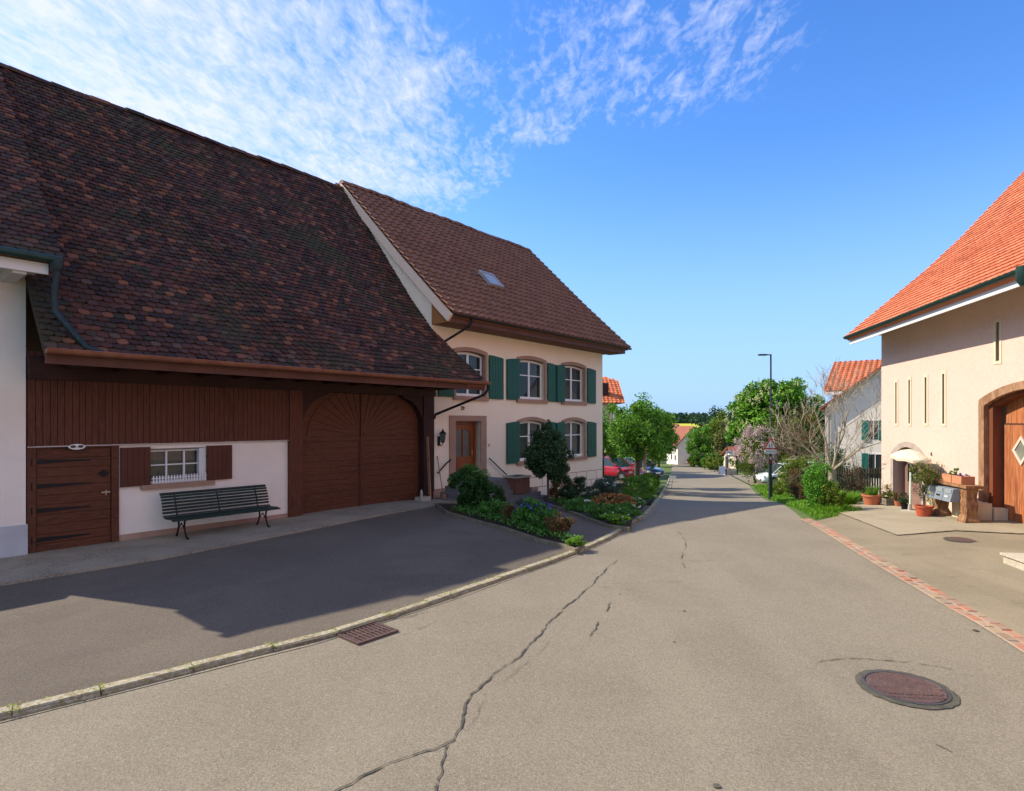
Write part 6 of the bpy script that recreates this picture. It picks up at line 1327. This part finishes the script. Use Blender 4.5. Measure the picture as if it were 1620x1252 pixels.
def leaning_poles():
    t = thing('wooden_plank', 'pale wooden plank leaning upright against the barn corner post', 'plank', FL, (11.15, 12.35, .1)); part('board', MB().bar((11.13, 12.28, .1), (11.16, 12.44, 1.88), .085, .03, (1, 0, 0)), mat('pale_timber', (.33, .18, .10), .8, (.25, .13, .07), 3), t)
    t = thing('broomstick', 'thin brown broomstick leaning on the house wall below the lantern', 'stick', FL, (11.62, 12.3, .1)); m = MB().tube([(11.62, 12.25, .1), (11.66, 12.56, 1.3)], .014, 6); part('shaft', m, mat('stick_brown', (.30, .15, .08), .8), t); part('head', MB().box(11.57, 11.68, 12.22, 12.28, .10, .22), mat('stick_brown', None), t)
    t = thing('stone_trough', 'small pale stone block at the foot of the barn corner post', 'stone', FL, (10.9, 12.2, .1)); part('block', MB().box(10.72, 11.08, 12.2, 12.46, .08, .21).lathe((10.85, 12.33, .21), [(.04, 0), (.045, .1), (.02, .2)], 10), CONCL, t)
leaning_poles()
def lantern():
    x, y, z = 11.75, 12.42, 1.72; t = thing('wall_lantern', 'black wrought iron lantern on the farmhouse wall left of the door', 'lantern', FL, (x, BB, z)); m = MB(); m.box(x - .05, x + .05, BB - .02, BB, z - .12, z + .16); m.tube([(x, BB - .01, z - .08), (x, BB - .09, z - .12), (x, y, z - .06), (x, y, z)], .012, 6)
    part('bracket', m, IRON, t, smooth=True); m = MB(); m.lathe((x, y, z), [(.03, -.03), (.055, 0), (.055, .012)], 6); m.lathe((x, y, z + .24), [(.115, 0), (.10, .02), (.045, .07), (.03, .09), (.015, .13), (.004, .16)], 6)
    for i in range(6): a = i * 1.0472; m.tube([(x + .055 * math.cos(a), y + .055 * math.sin(a), z), (x + .098 * math.cos(a), y + .098 * math.sin(a), z + .24)], .006, 5)
    part('cage', m, IRON, t); part('lamp_glass', MB().lathe((x, y, z + .01), [(.048, 0), (.088, .225)], 6), mat('lantern_glass', (.10, .12, .10), .15), t)
lantern()
def planter():
    t = thing('planter_box', 'square reddish brown planter box with pale rim on the farmhouse steps', 'planter', FL, (13.85, 11.45, .3)); part('box', MB().box(13.55, 14.2, 11.12, 11.6, .12, .60), mat('planter_brown', (.17, .075, .045), .7, (.13, .055, .035), 4), t); m = MB(); m.wall(13.51, 14.24, .60, .65, 11.08, .07); m.wall(13.51, 14.24, .60, .65, 11.57, .07); m.box(13.51, 13.58, 11.15, 11.57, .60, .65); m.box(14.17, 14.24, 11.15, 11.57, .60, .65); part('rim', m, CONCL, t); part('soil', MB().box(13.56, 14.19, 11.13, 11.59, .60, .63), SOIL, t)
planter()

# ---------------------------------------------------------------- yard of the rose barn (frame: x to the right, y into the wall)
def pot(t, x, y, z, r, h, m, rim=True, saucer=False):
    P = [(r * .70, 0), (r * .92, h * .82), (r, h * .82), (r * 1.02, h), (r * .9, h), (r * .86, h * .86), (r * .1, h * .84)]
    if not rim: P = [(r * .82, 0), (r, h * .5), (r * .98, h), (r * .88, h), (r * .1, h * .85)]
    p = part('pot', MB().lathe((x, y, z), P, 24), m, t, smooth=True)
    part('soil', MB().lathe((x, y, z + h * .82), [(r * .86, 0), (r * .86, h * .07)], 18), SOIL, t)
    if saucer: part('saucer', MB().lathe((x, y, z - .01), [(r * .8, 0), (r * .95, .03), (r * .9, .03)], 20), m, t, smooth=True)
def RL(X, Y): return FR.loc(X, Y)
def plantpot(label, X, Y, r, h, m, leaf, n, ls, cr, name='potted_plant', rim=True, seed=0, fl=None, trunk=0., grassy=False, z=None, saucer=False):
    x, y = RL(X, Y); z = G(X, Y) + .02 if z is None else z; t = thing(name, label, 'potted plant', FR, (x, y, z)); pot(t, x, y, z, r, h, m, rim, saucer)
    if grassy: part('plant', tufts(MB(), x, y, z + h * .85, r * .8, cr[2] * 1.6, n, seed, .008, .5), leaf, t, recalc=False)
    else: part('plant', crown(MB(), (x, y, z + h + trunk + cr[2] * .8), cr, n, ls, 22, seed, .35, .4), leaf, t, recalc=False)
    if trunk or n < 900:
        k = MB(); rnd = random.Random(seed)
        for i in range(4 if trunk else 7): a = rnd.uniform(0, 6.3); k.tube([(x, y, z + h * .8), (x + .02 * math.cos(a), y + .02 * math.sin(a), z + h + trunk * .6), (x + cr[0] * .7 * math.cos(a), y + cr[1] * .7 * math.sin(a), z + h + trunk + cr[2] * .8)], [.012, .01, .004], 5, cap=False)
        part('stems', k, BARK, t, recalc=False)
    return t
plantpot('wide terracotta pot with bright green plant at the barn corner', 10.38, 16.75, .275, .30, TERRA, LF_GRASS, 130, .03, (.2, .2, .2), rim=True, seed=4, grassy=True)
plantpot('small dark pot with yellowish plant right of the wide terracotta pot', 10.62, 16.45, .10, .16, mat('pot_brown', (.12, .05, .04), .7), LF_OLIVE, 900, .035, (.19, .16, .24), seed=5)
olive = plantpot('red pot with a tall olive tree next to the parasol pole', 9.56, 13.5, .19, .25, TERRAR, LF_OLIVE, 2300, .045, (.30, .28, .36), name='potted_olive', seed=6, trunk=.42)
m = MB(); x_, y_ = RL(9.56, 13.5); part('side_twigs', crown(MB(), (x_ - .25, y_ + .1, G(9.42, 13.55) + .62), (.26, .2, .2), 420, .04, 16, 9, .4, .3), LF_DARK, olive, recalc=False)
def parasol():
    x, y = RL(9.25, 14.35); y += .25; z = G(9.3, 14.3); t = thing('parasol', 'cream parasol leaning over the small arched barn door', 'parasol', FR, (x, y, z)); cx, cy, cz = -16.75, 7.22, 1.36
    part('pole', MB().tube([(-16.2, 6.98, z), (-16.62, 7.18, cz + .2)], .022, 8), mat('pole_mint', (.55, .68, .55), .4), t, smooth=True)
    n = 8; R = .74; m = MB(); vs = [(cx, cy, cz + .24)]
    for k in (1, 2):
        for i in range(n * 2):
            a = math.pi * i / n + .2; rr = R * k / 2 * (1 if i % 2 == 0 else .955); xx, yy = rr * math.cos(a), rr * math.sin(a) * .5; vs.append((cx + xx, cy + yy, cz + .24 - (.07 if k == 1 else .22) - (0 if i % 2 == 0 else -.012 * k) - xx * .06))
    q = n * 2; vs += [(v[0], v[1], v[2] - .07) for v in vs[1 + q:1 + 2 * q]]
    m.add(vs, [(0, 1 + i, 1 + (i + 1) % q) for i in range(q)] + [(1 + i, 1 + q + i, 1 + q + (i + 1) % q, 1 + (i + 1) % q) for i in range(q)] + [(1 + q + i, 1 + 2 * q + i, 1 + 2 * q + (i + 1) % q, 1 + q + (i + 1) % q) for i in range(q)])
    part('canopy', m, CLOTH, t); m = MB()
    for i in range(n): v = vs[1 + q + i * 2]; m.tube([(cx, cy, cz + .22), (v[0], v[1], v[2] - .01)], .005, 4)
    part('ribs', m, WHT, t)
    part('base', MB().lathe((-16.2, 6.98, z), [(.2, 0), (.2, .05), (.05, .07), (.035, .22), (.03, .22)], 18), CONCL, t)
parasol()
def climber():
    t = thing('climbing_plant', 'pale variegated climbing plant on the wall between small door and letterboxes', 'plant', FR, (-16.45, 7.6, .05)); c = crown(MB(), (-16.45, 7.6, .72), (.32, .13, .66), 2600, .05, 40, 31, .24, .3); part('foliage', c, FL_CREAM, t, recalc=False)
    m = MB()
    for i in range(6): m.tube([(-16.45 + .03 * i, 7.62, .0), (-16.5 + .09 * i - .2, 7.68, .7), (-16.6 + .12 * i - .1, 7.7, 1.25)], [.012, .01, .004], 5, cap=False)
    part('stems', m, BARK, t, recalc=False)
climber()
def letterboxes():
    z = .13; t = thing('letterbox_stand', 'rustic timber stand holding three grey letterboxes', 'letterbox stand', FR, (-14.5, 7.2, z)); wd = mat('rustic_timber', (.25, .125, .055), .8, (.15, .065, .03), 4, (.33, .18, .09), 18, .35, 25, stretch=(1, 1, .3))
    def post(x0, x1, y0, y1):
        m = MB(); n = 7; vs = []
        for i in range(n + 1):
            u = i / n; w = .012 * math.sin(i * 2.1) + (.03 if i < 2 else 0) * (1 - u); d = .012 * math.sin(i * 1.3 + x0)
            vs += [(x0 - w, y0 - w, z - .03 + u * .80), (x1 + w + d, y0 - w, z - .03 + u * .80), (x1 + w, y1 + w, z - .03 + u * .80), (x0 - w, y1 + w, z - .03 + u * .80)]
        m.add(vs, [(4 * i + j, 4 * i + (j + 1) % 4, 4 * i + 4 + (j + 1) % 4, 4 * i + 4 + j) for i in range(n) for j in range(4)] + [(0, 1, 2, 3), (4 * n, 4 * n + 1, 4 * n + 2, 4 * n + 3)]); part('leg', m, wd, t)
    post(-14.14, -13.88, 7.05, 7.26); post(-15.25, -15.02, 7.06, 7.28)
    part('table_top', MB().box(-15.34, -13.80, 7.0, 7.34, z + .77, z + .83), wd, t); part('back_board', MB().box(-15.02, -14.14, 7.22, 7.26, z + .42, z + .77), wd, t)
    bm = mat('letterbox_grey', (.24, .28, .31), .5, (.20, .23, .26), 4, metal=.2)
    for i in range(3):
        x0 = -15.16 + i * .35; b = MB(); b.add([(x0, 6.86, z + .44), (x0 + .335, 6.86, z + .44), (x0 + .335, 7.2, z + .44), (x0, 7.2, z + .44), (x0, 6.93, z + .72), (x0 + .335, 6.93, z + .72), (x0 + .335, 7.2, z + .74), (x0, 7.2, z + .74)], [(0, 3, 2, 1), (4, 5, 6, 7), (0, 1, 5, 4), (1, 2, 6, 5), (2, 3, 7, 6), (3, 0, 4, 7)])
        bx = part('letterbox', b, bm, t); part('flap', MB().box(x0 + .03, x0 + .305, 6.895, 6.915, z + .62, z + .70), mat('flap_grey', (.42, .47, .50), .35, metal=.4), bx)
        part('name_tag', MB().box(x0 + .1, x0 + .22, 6.868, 6.885, z + .53, z + .56), mat('tag', [(.55, .5, .2), (.1, .1, .1), (.6, .6, .55)][i], .5) if 0 else [mat('tag_yellow', (.55, .5, .12), .5), IRON, WHT][i], bx)
    t2 = thing('stone_block', 'pale stone blocks under the letterbox stand', 'stone', FR, (-14.6, 7.4, z)); part('block', MB().box(-14.95, -14.2, 7.3, 7.7, z - .1, z + .42).box(-15.6, -15.2, 6.95, 7.2, z - .1, z + .04), mat('stone_cream', (.62, .52, .36), .9, (.52, .42, .28), 3, bump=.3), t2)
letterboxes()
def flower_box():
    z = .965; t = thing('flower_box', 'orange clay flower box with small blue flowers on top of the letterbox stand', 'flower box', FR, (-14.4, 7.3, z)); m = MB(); m.wall(-14.82, -14.05, z, z + .17, 7.04, .03); m.wall(-14.82, -14.05, z, z + .17, 7.27, .03); m.box(-14.82, -14.79, 7.07, 7.27, z, z + .17); m.box(-14.08, -14.05, 7.07, 7.27, z, z + .17); m.box(-14.44, -14.42, 7.025, 7.04, z, z + .17)
    part('box', m, mat('clay_orange', (.52, .24, .12), .8, (.45, .19, .1), 5), t); part('soil', MB().box(-14.79, -14.08, 7.07, 7.27, z + .01, z + .14), SOIL, t); part('plants', crown(MB(), (-14.52, 7.17, z + .20), (.16, .10, .10), 420, .04, 12, 2), LF_GARD, t, recalc=False); part('blossom', crown(MB(), (-14.2, 7.17, z + .19), (.12, .09, .06), 160, .03, 10, 3), FL_BLUE, t, recalc=False)
flower_box()
def small_yard_things():
    x, y = RL(9.78, 13.5); z = G(9.78, 13.5) + .02; t = thing('watering_can', 'green plastic watering can beside the red olive pot', 'watering can', FR, (-15.42, 7.12, z)); gm = mat('plastic_green', (.005, .22, .08), .35); x, y = -15.42, 7.12
    part('body', MB().lathe((x, y, z), [(.09, 0), (.10, .02), (.10, .15), (.085, .19), (.05, .2)], 18), gm, t, smooth=True); part('handle', MB().tube([(x - .08, y, z + .16), (x - .06, y, z + .26), (x + .04, y, z + .27), (x + .09, y, z + .16)], .010, 6), gm, t, smooth=True); part('spout', MB().tube([(x + .08, y - .02, z + .05), (x + .17, y - .06, z + .2)], [.018, .012], 8), gm, t, smooth=True)
    z = G(10.67, 16.0); t = thing('wooden_crate', 'grey wooden crate with small plants in front of the small barn door', 'crate', FR, (-18.1, 7.35, z)); m = MB()
    for k in range(2): m.box(-18.45, -17.85, 7.1, 7.12, z + .02 + k * .09, z + .1 + k * .09); m.box(-18.45, -17.85, 7.43, 7.45, z + .02 + k * .09, z + .1 + k * .09); m.box(-18.45, -18.43, 7.12, 7.43, z + .02 + k * .09, z + .1 + k * .09); m.box(-17.87, -17.85, 7.12, 7.43, z + .02 + k * .09, z + .1 + k * .09)
    part('slats', m, mat('grey_wood', (.22, .19, .15), .9, (.15, .13, .1), 4), t); part('soil', MB().box(-18.43, -17.87, 7.12, 7.43, z + .02, z + .15), SOIL, t); part('plants', crown(MB(), (-18.1, 7.28, z + .26), (.24, .12, .12), 520, .045, 14, 6), LF_OLIVE, t, recalc=False)
    plantpot('small terracotta pot leaning plants behind the grey crate', 10.55, 15.9, .09, .14, TERRA, LF_RED, 420, .035, (.12, .12, .14), seed=14)
    plantpot('dark plastic pot with thin leaves right of the grey crate', 10.1, 14.95, .10, .15, IRON, LF_DARK, 520, .04, (.17, .14, .18), seed=15)
small_yard_things()
def yard_steps():
    z = .06; t = thing('stone_steps', 'worn pale stone steps with iron railing at the right edge', 'steps', FR, (-9.6, 6.8, z)); cm = mat('step_stone', (.46, .40, .31), .9, (.34, .29, .21), 2.5, (.52, .46, .37), 30, .6, 30)
    def st(x0, y0, z0, z1, nm):
        m = MB(); x1, y1 = -6.0, 7.76; m.box(x0, x1, y0, y1, z0, z1 - .035); m.box(x0 - .03, x1, y0 - .03, y1, z1 - .035, z1); part(nm, m, cm, t)
    st(-10.38, 5.78, -.1, z + .20, 'step'); st(-10.05, 6.10, z + .20, z + .37, 'step'); st(-9.2, 6.9, z + .37, z + .54, 'step')
    m = MB(); r = .014; px, py, pz = -10.0, 6.12, z + .37
    m.tube([(px, py, pz), (px + .02, py, pz + .45), (px, py, pz + .82), (px + .04, py, pz + .93)], r, 8)
    sp = [(px + .04 - .10 * (1 - i * .055) * math.sin(i * .5) - .02, py, pz + .84 + .10 * (1 - i * .055) * math.cos(i * .5)) for i in range(15)]
    m.tube([(px + 1.6, py + .3, pz + 1.3), (px + .5, py + .1, pz + 1.02), (px + .1, py, pz + .955)] + sp, .012, 8)
    for k in range(1, 6): m.tube([(px + .28 * k, py + .055 * k, pz + .05 * k), (px + .28 * k, py + .055 * k, pz + .95 + .06 * k)], .009, 6)
    part('railing', m, mat('iron_green', (.04, .045, .04), .5, metal=.4), t, smooth=True)
    part('ivy_stem', MB().tube([(px - .02, py - .02, z + .2), (px + .01, py - .03, z + .6), (px - .02, py - .02, z + .8)], .018, 6), mat('stem_green', (.05, .22, .03), .6), t)
yard_steps()
